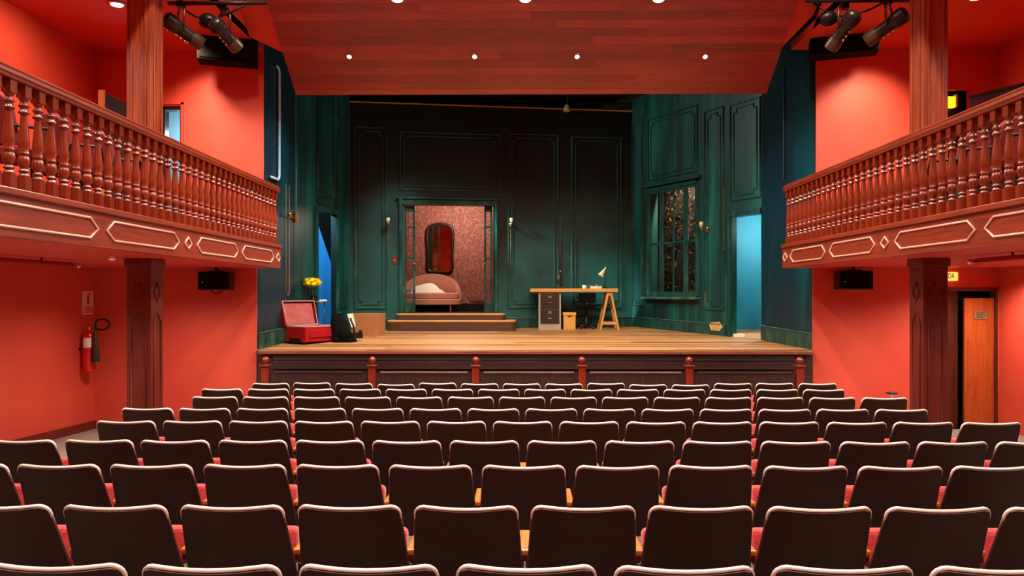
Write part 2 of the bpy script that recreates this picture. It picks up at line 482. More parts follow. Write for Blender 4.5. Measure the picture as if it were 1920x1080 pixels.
# side ceilings over the balconies, and the sides that rise to the roof
BL, BR = Vector((-3.70, 10.2)), Vector((3.88, 9.95))
struct(MB().box((XL, -3, ZC), (BL.x, YW, ZC + .1)).build('ceiling_left', M['red_soffit']))
struct(MB().box((BR.x, -3, ZC), (XR, YW, ZC + .1)).build('ceiling_right', M['red_soffit']))
def slope_z(y): return 4.89 + 0.70 * (11.0 - y)
struct(MB().quad((BL.x, -3, ZC), (BL.x, BL.y, ZC), (BL.x, 6, 8.5), (BL.x, -3, 8.5)).build('trim_1', M['red']))
struct(MB().quad((BR.x, -3, ZC), (BR.x, BR.y, ZC), (BR.x, 6, 8.5), (BR.x, -3, 8.5)).build('trim_2', M['red']))
WX0, WX1 = XAT(555, 11.0), XAT(1437, 11.0)
b = MB()
b.quad((WX0, 11, slope_z(11)), (WX1, 11, slope_z(11)), (WX1, 6, slope_z(6)), (WX0, 6, slope_z(6)))
b.quad((WX0, 11, slope_z(11)), (WX1, 11, slope_z(11)), (WX1, 11.03, slope_z(11) + .6), (WX0, 11.03, slope_z(11) + .6))
struct(b.build('ceiling', M['ceil_wood']))
b = MB()
for x0, x1, q in ((BL.x - .02, WX0 + .05, BL), (WX1 - .05, BR.x + .02, BR)):
    e = 10.45
    ya, yb = (q.y, e) if x0 < 0 else (e, q.y)
    b.quad((x0, ya, slope_z(ya) + .03), (x1, yb, slope_z(yb) + .03), (x1, 6, slope_z(6) + .03), (x0, 6, slope_z(6) + .03))
struct(b.build('ceiling_slope_side', M['red']))
struct(MB().quad((XL, -3, slope_z(6)), (XR, -3, slope_z(6)), (XR, 6.05, slope_z(6)), (XL, 6.05, slope_z(6))).build('ceiling_upper', M['ceil_wood']))

# ------------------------------------------------------------------ balconies
XBL, XBR = -3.455, 3.76
Y0B = 2.5
PAN = [(4.72, 6.07), (6.20, 7.52), (7.94, 9.10), (9.23, 10.42)]
DIA = [(4.48, 4.62), (7.65, 7.81), (10.54, 10.70)]
def balcony(side):
    xb = XBL if side < 0 else XBR
    xw = XL + .01 if side < 0 else XR - .01
    word = 'left' if side < 0 else 'right'
    t = thing('balcony', 'red-brown wooden balcony front with pale hexagon mouldings, %s side of the hall' % word, 'balcony', (xb, Y0B, ZS), 0, 'side balconies')
    inv = Matrix.Translation((-xb, -Y0B, -ZS))
    def bx(mb, a, c):
        a, c = Vector(a), Vector(c)
        mb.box(tuple(min(p, q) for p, q in zip(a, c)), tuple(max(p, q) for p, q in zip(a, c)), inv)
    m = MB(); bx(m, (xb, Y0B, ZS), (xb + side * .06, YW - .01, 2.64)); m.build('fascia', M['mahog_y'], t)
    m = MB(); bx(m, (xb - side * .025, Y0B, 2.605), (xb + side * .14, YW - .01, 2.655)); m.build('ledge', M['mahog_y'], t, .008)
    m = MB(); bx(m, (xb + side * .06, Y0B, ZS), (xw, YW - .01, ZS + .03)); m.build('soffit', M['red_soffit'], t)
    m = MB(); bx(m, (xb + side * .14, Y0B, ZB - .05), (xw, YW - .01, ZB)); m.build('balcony_floor', M['pillar_low'], t)
    z0, z1 = 2.388, 2.55
    zm = (z0 + z1) / 2
    xo = xb - side * .004
    for a, c in PAN:
        e = .11
        pts = [(a, zm), (a + e, z1), (c - e, z1), (c, zm), (c - e, z0), (a + e, z0)]
        m = MB(); m.tube([inv @ Vector((xo, y, z)) for y, z in pts], .011, 6, True); m.build('panel_moulding', M['mould'], t)
    for a, c in DIA:
        ym = (a + c) / 2
        m = MB(); m.tube([inv @ Vector((xo, y, z)) for y, z in ((a, zm), (ym, z1 - .02), (c, zm), (ym, z0 + .02))], .011, 6, True)
        m.build('diamond_moulding', M['mould'], t)
    # balustrade
    r = thing('balustrade', 'row of turned wooden balusters under a moulded handrail on the %s balcony' % word, 'balustrade', (xb + side * .06, Y0B, 2.655), 0, 'balcony balustrades')
    L = YW - .01 - Y0B
    prof = [(-.045, 0), (.045, 0), (.05, .02), (.058, .03), (.058, .05), (.04, .06), (.045, .075), (.03, .09), (-.03, .09), (-.045, .075), (-.04, .06), (-.058, .05), (-.058, .03), (-.05, .02)]
    m = MB()
    n = len(prof)
    vs = [(x, 0, .755 + z) for x, z in prof] + [(x, L, .755 + z) for x, z in prof]
    m.add(vs, [tuple(range(n)), tuple(reversed(range(n, 2 * n)))] + [(i, (i + 1) % n, n + (i + 1) % n, n + i) for i in range(n)])
    m.build('handrail', M['mahog_y'], r)
    return t, r, L
H = .757
bal = MB()
w = .034
bal.box((-w, -w, 0), (w, w, .105)); bal.box((-w, -w, .665), (w, w, H))
bal.lathe([(.034, .105), (.036, .112), (.034, .12), (.022, .13), (.024, .138), (.035, .143), (.035, .152), (.022, .160), (.026, .172), (.038, .195), (.0405, .22), (.036, .245), (.026, .262),
           (.036, .268), (.036, .276), (.03, .285), (.0385, .32), (.0375, .36), (.032, .42), (.026, .48), (.022, .535), (.021, .55), (.036, .556), (.036, .566), (.024, .58), (.022, .594),
           (.035, .604), (.036, .612), (.026, .622), (.021, .632), (.024, .645), (.032, .652), (.034, .665)], 14)
bal_mesh = bal.mesh('baluster', M['mahog_z'])
balcs = {}
for side in (-1, 1):
    t, r, L = balcony(side); balcs[side] = (t, r)
    y = 10.66
    while y > 4.15:
        o = bpy.data.objects.new('baluster', bal_mesh); C.objects.link(o); o.parent = r
        o.location = (0, y - Y0B, 0)
        y -= .1545

# ------------------------------------------------------------------ pillars
def pillar(x, y, z0, z1, mat, label, lower, side):
    t = thing('wooden_pillar', label, 'pillar', (x, y, z0), 0, 'wooden pillars')
    hw, hd, h = .13, .14, z1 - z0
    MB().box((-hw, -hd, 0), (hw, hd, h)).build('shaft', mat, t, .006)
    inner = -side
    if lower:
        MB().box((-hw - .02, -hd - .02, h - .09), (hw + .02, hd + .02, h - .0)).build('capital', mat, t, .01)
        zt, zb = h - .68, .15
        for f in ('front', 'inner'):
            def q(u, z):
                return (u, -hd - .004, z) if f == 'front' else (inner * (hw + .004), u, z)
            m = MB(); m.tube([q(u, z) for u, z in ((-.075, zb), (-.075, zt), (0, zt + .10), (.075, zt), (.075, zb))], .010, 6, True); m.build('panel_moulding', mat, t)
            m = MB(); m.tube([q(u, z) for u, z in ((-.07, h - .36), (0, h - .26), (.07, h - .36), (0, h - .46))], .009, 6, True); m.build('diamond_moulding', mat, t)
    else:
        for f in ('front', 'inner'):
            m = MB()
            for u in (-.075, .075):
                if f == 'front': m.box((u - .012, -hd - .012, .0), (u + .012, -hd, h))
                else: m.box((min(inner * hw, inner * (hw + .012)), u - .012, 0), (max(inner * hw, inner * (hw + .012)), u + .012, h))
            m.build('fluting', mat, t, .004)
    return t
PY = 8.04
for side in (-1, 1):
    x = XAT(237, PY - .14) + .13 if side < 0 else XAT(1731, PY - .14) + .13
    wd = 'left' if side < 0 else 'right'
    pillar(x, PY, floor_z(PY), ZS, M['pillar_low'], 'dark square wooden pillar with diamond moulding below the %s balcony' % wd, True, side)
    pillar(x, PY, ZB, ZC, M['pillar'], 'tall fluted wooden pillar rising behind the %s balustrade' % wd, False, side)

# ------------------------------------------------------------------ stage
struct(MB().quad((XFL, YW - .06, stage_z(YW - .06)), (XFR, YW - .06, stage_z(YW - .06)), (XFR, YW + .05, stage_z(YW + .05)), (5.4, 17.6, stage_z(17.6)), (-5.4, 17.6, stage_z(17.6)), (XFL, YW + .05, stage_z(YW + .05))).build('floor_stage', M['stage_floor']))
sx0, sx1 = XAT(483, YW), XAT(1523, YW)
SZ = stage_z(YW)
zn = ZAT(661, YW - .1)
sf = struct(MB().box((sx0, YW - .02, -.05), (sx1, YW + .1, SZ - .01)).build('wall_stage_front', M['front_dark']))
MB().box((sx0 + .03, YW - .10, SZ - .055), (sx1 - .02, YW + .02, SZ - .006)).build('nosing', M['nosing'], sf, .008)
m = MB(); m.box((XAT(512, YW - .06), YW - .06, ZAT(676, YW)), (XAT(1487, YW), YW - .01, SZ - .06)); m.build('upper_board', M['front_dark'], sf, .006)
m = MB(); m.box((XAT(512, YW - .06), YW - .05, ZAT(692, YW)), (XAT(1487, YW), YW - .01, ZAT(677, YW))); m.build('lower_board', M['front_dark'], sf, .006)
MB().box((sx0 + .2, YW - .03, -.05), (sx1 - .2, YW - .005, ZAT(694, YW))).build('slatted_board', M['slat_dark'], sf)
# posts with balls, and the low barrier panels between them
YP = 10.46
posts = [498, 698, 892, 1091, 1292, 1499]
names6 = ['first', 'second', 'third', 'fourth', 'fifth', 'sixth']
post0 = None
for k, px in enumerate(posts):
    x = XAT(px, YP)
    lab = 'short red-brown newel post with ball finial before the stage, %s from the left' % names6[k]
    if post0 is None:
        post0 = t = thing('newel_post', lab, 'post', (x, YP, floor_z(YP)), 0, 'ball-topped posts before the stage')
        zc = ZAT(687, YP) - floor_z(YP)
        MB().box((-.05, -.05, 0), (.05, .05, zc)).build('shaft', M['post'], t, .006)
        MB().box((-.07, -.07, zc), (.07, .07, zc + .022)).build('cap', M['post'], t, .005)
        MB().lathe([(.03, zc + .022), (.025, zc + .035), (.03, zc + .04)] + [(.052 * math.sin(a), zc + .085 - .052 * math.cos(a)) for a in [PI * (i + 2) / 12 for i in range(11)]], 16).build('ball_finial', M['post'], t)
    else:
        t = copy_tree(post0); t.location.x = x; t['label'] = lab
for k in range(5):
    x0, x1 = XAT(posts[k], YP) + .06, XAT(posts[k + 1], YP) - .06
    t = thing('barrier_panel', 'dark slatted barrier panel before the stage, %s from the left' % names6[k], 'barrier', ((x0 + x1) / 2, YP, floor_z(YP)), 0, 'barrier panels between the posts')
    hw = (x1 - x0) / 2; zt = ZAT(697, YP) - floor_z(YP)
    MB().box((-hw, -.012, .06), (hw, .012, zt - .02)).build('slat_board', M['slat_dark'], t)
    MB().box((-hw + .05, -.025, zt - .02), (hw - .05, .025, zt)).build('top_rail', M['rail_light'] if 0 < k < 4 else M['front_dark'], t, .005)

# --- scenery flats: each one a wall in a frame of its own
class Flat:
    def __init__(self, A, B):
        self.A = Vector((A[0], A[1], 0)); d = Vector((B[0], B[1], 0)) - self.A
        self.L = d.length; self.u = d.normalized()
        self.n = Vector((self.u.y, -self.u.x, 0))          # towards the audience side for a wall running left to right
        self.T = Matrix(((self.u.x, -self.n.x, 0, self.A.x), (self.u.y, -self.n.y, 0, self.A.y), (0, 0, 1, 0), (0, 0, 0, 1)))
    def st(self, px, py):
        r = ray(px, py); o = Vector((0, 0, CZ))
        k = (self.A - o).dot(self.n) / r.dot(self.n)
        p = o + r * k
        return (p - self.A).dot(self.u), p.z
    def s(self, px): return self.st(px, HZ)[0]
    def rect(self, x0, y0, x1, y1):
        a, c = self.st(x0, y0), self.st(x1, y1); e, g = self.st(x0, y1), self.st(x1, y0)
        return a[0], c[0], (c[1] + e[1]) / 2, (a[1] + g[1]) / 2     # s0 s1 z0 z1
    def pt(self, s, out, z): return self.A + self.u * s + self.n * out + Vector((0, 0, z))
    def base(self, s): return stage_z((self.A + self.u * s).y)

def frame_tube(F_, s0, s1, z0, z1, w, notch=0.0, mb=None):
    mb = mb or MB()
    if notch:
        k = notch
        pts = [(s0 + k, z0), (s1 - k, z0), (s1 - k, z0 + k), (s1, z0 + k), (s1, z1 - k), (s1 - k, z1 - k), (s1 - k, z1), (s0 + k, z1), (s0 + k, z1 - k), (s0, z1 - k), (s0, z0 + k), (s0 + k, z0 + k)]
    else:
        pts = [(s0, z0), (s1, z0), (s1, z1), (s0, z1)]
    for i in range(len(pts)):
        a, c = pts[i], pts[(i + 1) % len(pts)]
        mb.bar(F_.pt(a[0], w * .3, a[1]), F_.pt(c[0], w * .3, c[1]), w, w)
    return mb
def panel(F_, root, r, worn=False, notch=.07, inset=.075):
    s0, s1, z0, z1 = r
    frame_tube(F_, s0, s1, z0, z1, .028).build('panel_moulding', M['teal_trim'], root, .006)
    frame_tube(F_, s0 + inset, s1 - inset, z0 + inset, z1 - inset, .02, notch).build('panel_moulding', M['teal_trim'], root, .005)
def baseboard(F_, root, s0, s1, h=.2):
    m = MB()
    a0, a1 = F_.base(s0), F_.base(s1)
    vs = []
    for s, z in ((s0, a0), (s1, a1)):
        vs += [F_.pt(s, 0, z), F_.pt(s, .03, z), F_.pt(s, .03, z + h), F_.pt(s, 0, z + h)]
    m.add(vs, [(0, 1, 2, 3), (7, 6, 5, 4), (0, 4, 5, 1), (1, 5, 6, 2), (2, 6, 7, 3), (3, 7, 4, 0)])
    m.build('skirting', M['teal_trim'], root, .006)
    m = MB(); m.bar(F_.pt(s0, .03, a0 + h), F_.pt(s1, .03, a1 + h), .02, .014); m.build('skirting_edge', M['worn_trim'], root, .004)

HT = 5.68
FB = Flat((-3.30, 14.43), (2.29, 15.25))
op = FB.rect(757, 385, 925, 590)
b = MB(); wall_grid(b, FB.T, 0, FB.L, 1.0, HT, [(op[0], op[1], 1.0, op[3])], .12)
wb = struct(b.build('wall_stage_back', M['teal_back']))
panel(FB, wb, FB.rect(665, 239, 724, 578))
panel(FB, wb, FB.rect(750, 250, 936, 357))
panel(FB, wb, FB.rect(953, 252, 1046, 577))
panel(FB, wb, FB.rect(1072, 258, 1164, 577))
m = MB(); m.bar(FB.pt(0, .01, HT), FB.pt(FB.L, .01, HT), .05, .02); m.build('top_batten', M['pine'], wb)
# door casing
m = MB()
cz0, cw = FB.base(op[0]), .11
m.bar(FB.pt(op[0] - cw / 2, .02, cz0), FB.pt(op[0] - cw / 2, .02, op[3] + cw), .05, cw)
m.bar(FB.pt(op[1] + cw / 2, .02, cz0), FB.pt(op[1] + cw / 2, .02, op[3] + cw), .05, cw)
m.bar(FB.pt(op[0] - cw, .02, op[3] + cw / 2), FB.pt(op[1] + cw, .02, op[3] + cw / 2), .05, cw)
m.bar(FB.pt(op[0] - cw - .03, .035, op[3] + cw + .015), FB.pt(op[1] + cw + .03, .035, op[3] + cw + .015), .08, .03)
m.build('door_casing', M['teal_trim'], wb, .006)
baseboard(FB, wb, 0, op[0] - .25)
baseboard(FB, wb, op[1] + .25, FB.L)
# worn streaks on the flats where paint is rubbed down to gold
m = MB()
for px, y0, y1 in ((724, 470, 525), (953, 440, 523), (1050, 400, 490), (668, 430, 520), (932, 430, 520)):
    s, z1 = FB.st(px, y0); _, z0 = FB.st(px, y1)
    m.bar(FB.pt(s, .004, z0), FB.pt(s, .004, z1), .009, .009)
m.build('worn_streaks', M['worn_gold'], wb)

FR = Flat((2.29, 15.25), (3.98, 12.34))
def hole(F_, x0, y0, x1, y1):
    a = F_.rect(x0, y0, x1, y1); return (min(a[0], a[1]), max(a[0], a[1]), a[2], a[3])
rd = hole(FR, 1372, 404, 1427, 632); rd = (rd[0], rd[1], 1.0, rd[3])
rw = hole(FR, 1217, 350, 1309, 555)
b = MB(); wall_grid(b, FR.T, 0, FR.L, 1.0, HT + .25, [rd, rw], .12)
wr = struct(b.build('wall_stage_right', M['teal_side']))
panel(FR, wr, hole(FR, 1370, 190, 1426, 372))
panel(FR, wr, hole(FR, 1216, 212, 1308, 330))
panel(FR, wr, hole(FR, 1322, 205, 1357, 580))
panel(FR, wr, hole(FR, 1186, 225, 1205, 572), notch=.05, inset=.05)
baseboard(FR, wr, 0, rd[0] - .12)
m = MB()
zb = FR.base(rd[0])
m.bar(FR.pt(rd[0] - .05, .02, zb), FR.pt(rd[0] - .05, .02, rd[3] + .1), .05, .1)
m.bar(FR.pt(rd[0] - .1, .02, rd[3] + .05), FR.pt(FR.L, .02, rd[3] + .05), .05, .1)
m.build('door_casing', M['teal_trim'], wr, .006)
s_, z_ = FR.st(1345, 612)
m = MB(); pts = []
for k in range(11):
    a = 2 * PI * k / 11; rr = .09 + .05 * random.random()
    pts.append((s_ + rr * 1.6 * math.cos(a), z_ + rr * .8 * math.sin(a)))
m.quad(*[FR.pt(s, .034, z) for s, z in pts]); m.build('bare_patch', M['paint_chip'], wr)
m = MB()
for px, y0, y1 in ((1323, 548, 575), (1358, 350, 470), (1205, 440, 520), (1366, 490, 560)):
    s, z1 = FR.st(px, y0); _, z0 = FR.st(px, y1)
    m.bar(FR.pt(s, .008, z0), FR.pt(s, .008, z1), .01, .01)
m.build('worn_streaks', M['worn_gold'], wr)
# the sash window of the right flat
win = struct(frame_tube(FR, rw[0], rw[1], rw[2], rw[3], .07).build('window_1', M['teal_trim'], None, .006))
m1, m2 = FR.s(1242), FR.s(1287)
zmid = FR.st(1262, 455)[1]
for a, c, dv in ((rw[0], m1, 0), (m1, m2, 1), (m2, rw[1], 0)):
    m = MB()
    m.bar(FR.pt(a + .028, .015, rw[2]), FR.pt(a + .028, .015, rw[3]), .05, .05); m.bar(FR.pt(c - .028, .015, rw[2]), FR.pt(c - .028, .015, rw[3]), .05, .05)
    m.bar(FR.pt(a, .015, zmid), FR.pt(c, .015, zmid), .05, .045)
    m.bar(FR.pt(a, .015, rw[2] + .05), FR.pt(c, .015, rw[2] + .05), .05, .06); m.bar(FR.pt(a, .015, rw[3] - .05), FR.pt(c, .015, rw[3] - .05), .05, .06)
    if dv: m.bar(FR.pt((a + c) / 2, .015, rw[2]), FR.pt((a + c) / 2, .015, rw[3]), .03, .025)
    m.build('sash', M['teal_trim'], win, .005)
    MB().quad(FR.pt(a, -.01, rw[2]), FR.pt(c, -.01, rw[2]), FR.pt(c, -.01, rw[3]), FR.pt(a, -.01, rw[3])).build('pane', M['glass'], win)
m = MB(); m.bar(FR.pt(rw[0] - .12, .06, rw[2] - .04), FR.pt(rw[1] + .05, .06, rw[2] - .04), .16, .045); m.build('window_sill', M['worn_trim'], win, .006)
m = MB(); m.bar(FR.pt(rw[0] - .1, .03, rw[3] + .09), FR.pt(rw[1] + .08, .03, rw[3] + .09), .1, .06); m.build('window_head', M['teal_trim'], win, .006)
# golden foliage beyond the window
m = MB()
rnd = random.Random(3)
for k in range(1500):
    s = rw[0] - .35 + (rw[1] - rw[0] + .4) * rnd.random()
    z = rw[2] + (rw[3] - rw[2]) * (rnd.random() ** 1.5)
    d = -.22 - .25 * rnd.random()
    c = FR.pt(s, d, z); a = rnd.random() * 6.28; r = .02 + .016 * rnd.random()
    e1 = (FR.u * math.cos(a) + Vector((0, 0, 1)) * math.sin(a)) * r * 1.5
    e2 = (FR.u * -math.sin(a) + Vector((0, 0, 1)) * math.cos(a) + FR.n * (rnd.random() - .5)) * r
    m.quad(c - e1, c + e2 * .8, c + e1, c - e2 * .8)
o = m.build('foliage', M['gold']); o['kind'] = 'stuff'; tag(o, 'golden brown leaves seen through the sash window of the set', 'foliage')
b = MB(); q0, q1 = -.6, rw[1] + .12
b.quad(FR.pt(q0, -.6, 1.2), FR.pt(q1, -.6, 1.2), FR.pt(q1, -.6, 5.2), FR.pt(q0, -.6, 5.2))
struct(b.build('wall_behind_window', M['void']))

FL = Flat((-3.72, 12.30), (-3.30, 14.43))
ld = hole(FL, 594, 399, 630, 600); ld = (ld[0], ld[1], 1.0, ld[3])
b = MB(); wall_grid(b, FL.T, 0, FL.L, 1.0, HT + .4, [ld], .1)
wl = struct(b.build('wall_stage_left', M['teal_side']))
panel(FL, wl, hole(FL, 594, 160, 626, 368), notch=.05, inset=.05)
panel(FL, wl, hole(FL, 633, 160, 651, 225), notch=.0, inset=.04)
panel(FL, wl, hole(FL, 633, 250, 651, 575), notch=.0, inset=.04)
baseboard(FL, wl, ld[1] + .06, FL.L)
baseboard(FL, wl, 0, ld[0] - .06)
m = MB(); zb = FL.base(ld[0])
m.bar(FL.pt(ld[0] - .04, .02, zb), FL.pt(ld[0] - .04, .02, ld[3] + .08), .05, .08); m.bar(FL.pt(ld[1] + .04, .02, zb), FL.pt(ld[1] + .04, .02, ld[3] + .08), .05, .08)
m.bar(FL.pt(ld[0] - .08, .02, ld[3] + .04), FL.pt(ld[1] + .08, .02, ld[3] + .04), .05, .08)
m.build('door_casing', M['teal_trim'], wl, .006)

RL = Flat((XFL - .005, YW + .02), (-3.72, 12.30)); RR = Flat((3.98, 12.34), (4.235, YW + .02))
for nm, F_, dk in (('wall_proscenium_left', RL, .5), ('wall_proscenium_right', RR, .5)):
    b = MB(); wall_grid(b, F_.T, 0, F_.L, .9, 7.2, [], .1)
    o = struct(b.build(nm, M['teal_ret']))
    baseboard(F_, o, 0.02, F_.L - .02, .24)
# upper front wall is a little wider than the return: close the corner strip
struct(MB().box((XFL - .02, YW + .02, .9), (XFL + .0, YW + .12, 7.2)).build('trim_3', M['teal_ret']))
# dark house behind the set
struct(MB().box((-6.2, 17.6, 0), (6.9, 17.7, 7.2)).build('wall_house_back', M['void']))
struct(MB().box((-6.3, YW + .2, 0), (-6.2, 17.6, 7.2)).build('wall_house_left', M['void']))
struct(MB().box((6.9, YW + .2, 0), (7.0, 17.6, 7.2)).build('wall_house_right', M['void']))
cs = struct(MB().box((-6.2, 11.1, 7.2), (6.9, 17.6, 7.3)).build('ceiling_stage', M['void']))
m = MB()
for k in range(7): m.box((-4 + .0, 12.2 + k * .75, 6.15), (4.2, 12.2 + k * .75 + .42, 6.2))
m.build('dusty_boards', M['grid'], cs)
struct(MB().quad((-5.2, 14.62, 1.0), (-3.33, 14.62, 1.0), (-3.33, 14.62, 4.6), (-5.2, 14.62, 4.6)).build('wall_backstage_blue', M['blue_wall']))
struct(MB().quad((3.4, 14.6, 1.0), (5.8, 14.6, 1.0), (5.8, 14.6, 3.52), (3.4, 14.6, 3.52)).build('wall_backstage_cyan', M['cyan_wall']))
# black drape with a slanting edge behind the left doorway
yd = 14.3
pts = [P(592, 408, yd), P(623, 500, yd), P(622, 640, yd), P(660, 640, yd), P(660, 330, yd), P(585, 330, yd), P(585, 390, yd)]
pts = [Vector((min(p.x, -3.36), p.y, p.z)) for p in pts]
tag(MB().quad(*pts).build('drape', M['black_cloth']), 'black drape pulled aside in the left stage doorway, blue showing beside it', 'drape')
# pale block on the sill of the right doorway
a_, c_ = P(1376, 626, 12.85), P(1395, 632, 12.85)
zz = stage_z(12.8)
tag(MB().box((a_.x, 12.78, zz), (c_.x, 12.92, zz + .055)).build('wooden_block', M['paper'], None, .006), 'small pale block on the floor in the cyan right stage doorway', 'block')

# ------------------------------------------------------------------ steps, alcove, bed, mirror
def bull(x0, x1, y0, y1, r=.12, n=6):
    pts = [(x0, y1), (x0, y0 + r)]
    pts += [(x0 + r - r * math.cos(PI / 2 * k / n), y0 + r - r * math.sin(PI / 2 * k / n)) for k in range(1, n + 1)]
    pts += [(x1 - r + r * math.sin(PI / 2 * k / n), y0 + r - r * math.cos(PI / 2 * k / n)) for k in range(0, n + 1)]
    pts += [(x1, y1)]
    return pts
YS1, YS2 = 14.05, 14.32
ZF = ZAT(588, YS2)
z1_ = ZAT(601, YS1)
st_ = thing('stage_steps', 'two brown steps with rounded ends below the open doorway of the set', 'steps', (XAT(845, YS1), YS1, stage_z(YS1)))
io = Vector(st_.location)
def rel(poly): return [(x - io.x, y - io.y) for x, y in poly]
def yb(x): return 14.43 + (x + 3.30) / 5.59 * .82 - .06
x0, x1 = XAT(724, YS1), XAT(967, YS1)
pl_ = bull(x0, x1, YS1, 14.7); pl_[0] = (x0, yb(x0)); pl_[-1] = (x1, yb(x1))
s1_ = MB().prism(rel(pl_), -.03, z1_ - io.z - .03).build('step', M['step'], st_)
MB().prism(rel([(x, y - .0) for x, y in pl_]), z1_ - io.z - .03, z1_ - io.z).build('tread', M['pine'], s1_, .006)
x0, x1 = XAT(741, YS2), XAT(947, YS2)
pl_ = bull(x0, x1, YS2, 14.75); pl_[0] = (x0, yb(x0)); pl_[-1] = (x1, yb(x1))
s2_ = MB().prism(rel(pl_), z1_ - io.z, ZF - io.z - .03).build('step', M['step'], st_)
MB().prism(rel(pl_), ZF - io.z - .03, ZF - io.z).build('tread', M['pine'], s2_, .006)

YA = 16.9
ax0, ax1 = XAT(700, YA), XAT(960, YA)
struct(MB().quad((ax0, 14.55, ZF - .005), (ax1, 14.95, ZF - .005), (ax1, YA, ZF - .005), (ax0, YA, ZF - .005)).build('floor_alcove', M['void']))
wa = struct(MB().quad((ax0, YA, ZF), (ax1, YA, ZF), (ax1, YA, 4.9), (ax0, YA, 4.9)).build('wall_alcove_back', M['wallpaper']))
MB().box((XAT(848, YA) - .006, YA - .006, ZF + .3), (XAT(848, YA) + .006, YA, 4.6)).build('paper_seam', M['mframe'], wa)
m = MB()
a_ = [P(878, 563, YA - .03), P(880, 558, YA - .05), P(893, 556, YA - .06), P(904, 559, YA - .05), P(909, 540, YA - .02), P(912, 565, YA - .03)]
m.quad(*a_); m.build('torn_flap', M['pink_d'], wa)
m = MB().box((ax0, YA - .02, ZF), (ax1, YA, ZF + .17)); m.build('skirting', M['void'], wa)
struct(MB().quad((ax0, 14.7, ZF), (ax0, YA, ZF), (ax0, YA, 4.9), (ax0, 14.7, 4.9)).build('wall_alcove_left', M['wallpaper']))
struct(MB().quad((ax1, 15.1, ZF), (ax1, YA, ZF), (ax1, YA, 4.9), (ax1, 15.1, 4.9)).build('wall_alcove_right', M['wallpaper']))
struct(MB().quad((ax0, 14.6, 4.9), (ax1, 15.0, 4.9), (ax1, YA, 4.9), (ax0, YA, 4.9)).build('ceiling_alcove', M['void']))

# bed: a half-moon upholstered daybed
YBED = 16.0
bx, bw = XAT(804, YBED), (XAT(863, YBED) - XAT(745, YBED)) / 2
bed = thing('daybed', 'pink half-moon daybed with a rounded back in the alcove beyond the steps', 'daybed', (bx, YBED, ZF))
zs0, zs1, zs2 = ZAT(572, YBED) - ZF, ZAT(561, YBED) - ZF, ZAT(549, YBED) - ZF
zpk = ZAT(511, YBED) - ZF
def oval(rx, ry, n=28, y0=.32):
    return [(rx * math.cos(2 * PI * k / n), y0 + ry * math.sin(2 * PI * k / n)) for k in range(n)]
MB().prism(oval(bw, .42), zs0, zs1).build('base', M['pink'], bed, .02, 3)
MB().prism(oval(bw * .93, .38), zs1 + .003, zs2).build('mattress', M['pink'], bed, .03, 3)
m = MB(); n = 24; vs = []; fs = []
for k in range(n + 1):
    a = PI * k / n
    x = bw * math.cos(a)
    y = .32 + .42 * math.sin(a) * .98
    z = zs0 + .05 + (zpk - zs0 - .05) * (math.sin(a) ** .55)
    for dy, zz in ((0, zs0), (.07, zs0), (.07, z - .01), (.035, z), (0, z - .01)):
        f_ = (1 - dy / .42)
        vs.append((x * f_, .32 + (y - .32) * f_, zz))
for k in range(n):
    for j in range(5):
        j2 = (j + 1) % 5
        fs.append((k * 5 + j, k * 5 + j2, (k + 1) * 5 + j2, (k + 1) * 5 + j))
m.add(vs, fs, None, True); m.build('backrest', M['pink_d'], bed)
for sx in (-1, 1):
    for yy in (.05, .6):
        MB().lathe([(.016, 0), (.02, zs0)], 8, Matrix.Translation((sx * bw * .68, yy, 0))).build('leg', M['pink_d'], bed)
m = MB()
n1, n2 = 18, 8
x0, x1 = XAT(768, YBED) - bx, XAT(834, YBED) - bx
vs = []
for i in range(n1 + 1):
    for j in range(n2 + 1):
        u, v = i / n1, j / n2
        prof_ = math.sin(PI * min(1, u * 1.15)) ** .6 if u < .87 else .35 * (1 - u) / .13
        hgt = .21 * prof_ * (.55 + .45 * math.sin(PI * v)) + .02 * math.sin(9 * u + 4 * v)
        edge = min(1, min(v, 1 - v) * 5)
        vs.append((x0 + (x1 - x0) * u, .03 + .4 * v, zs2 + .004 + max(.0, hgt * edge)))
fs = [(i * (n2 + 1) + j, (i + 1) * (n2 + 1) + j, (i + 1) * (n2 + 1) + j + 1, i * (n2 + 1) + j + 1) for i in range(n1) for j in range(n2)]
m.add(vs, fs, None, True)
o = m.build('duvet', M['linen']); o.location = bed.location
tag(o, 'crumpled white duvet heaped on the pink daybed', 'bedding')
# mirror
mc = P(825, 467, YA - .02); mw, mh = (XAT(850, YA) - XAT(801, YA)) / 2, (ZAT(424, YA) - ZAT(511, YA)) / 2
def mpts(k):
    pts = []
    for i in range(56):
        a = 2 * PI * i / 56
        c, s = math.cos(a), math.sin(a)
        x = mw * (abs(c) ** .30) * (1 if c >= 0 else -1); z = mh * (abs(s) ** .36) * (1 if s >= 0 else -1)
        x *= 1 - .10 * math.exp(-((z / mh + .25) / .38) ** 2)
        z += .05 * math.exp(-(x / mw / .5) ** 2) * (1 if s > 0 else 0)
        pts.append((x * k, z * (1 - (1 - k) * mw / mh)))
    return pts
mi = thing('wall_mirror', 'tall mirror in a dark curvy frame hung above the daybed', 'mirror', (mc.x, YA - .03, mc.z))
MB().tube([(x, 0, z) for x, z in mpts(1)], .035, 8, True).build('frame', M['mframe'], mi)
MB().quad(*[(x, .004, z) for x, z in mpts(.98)]).build('glass', M['mirror'], mi)
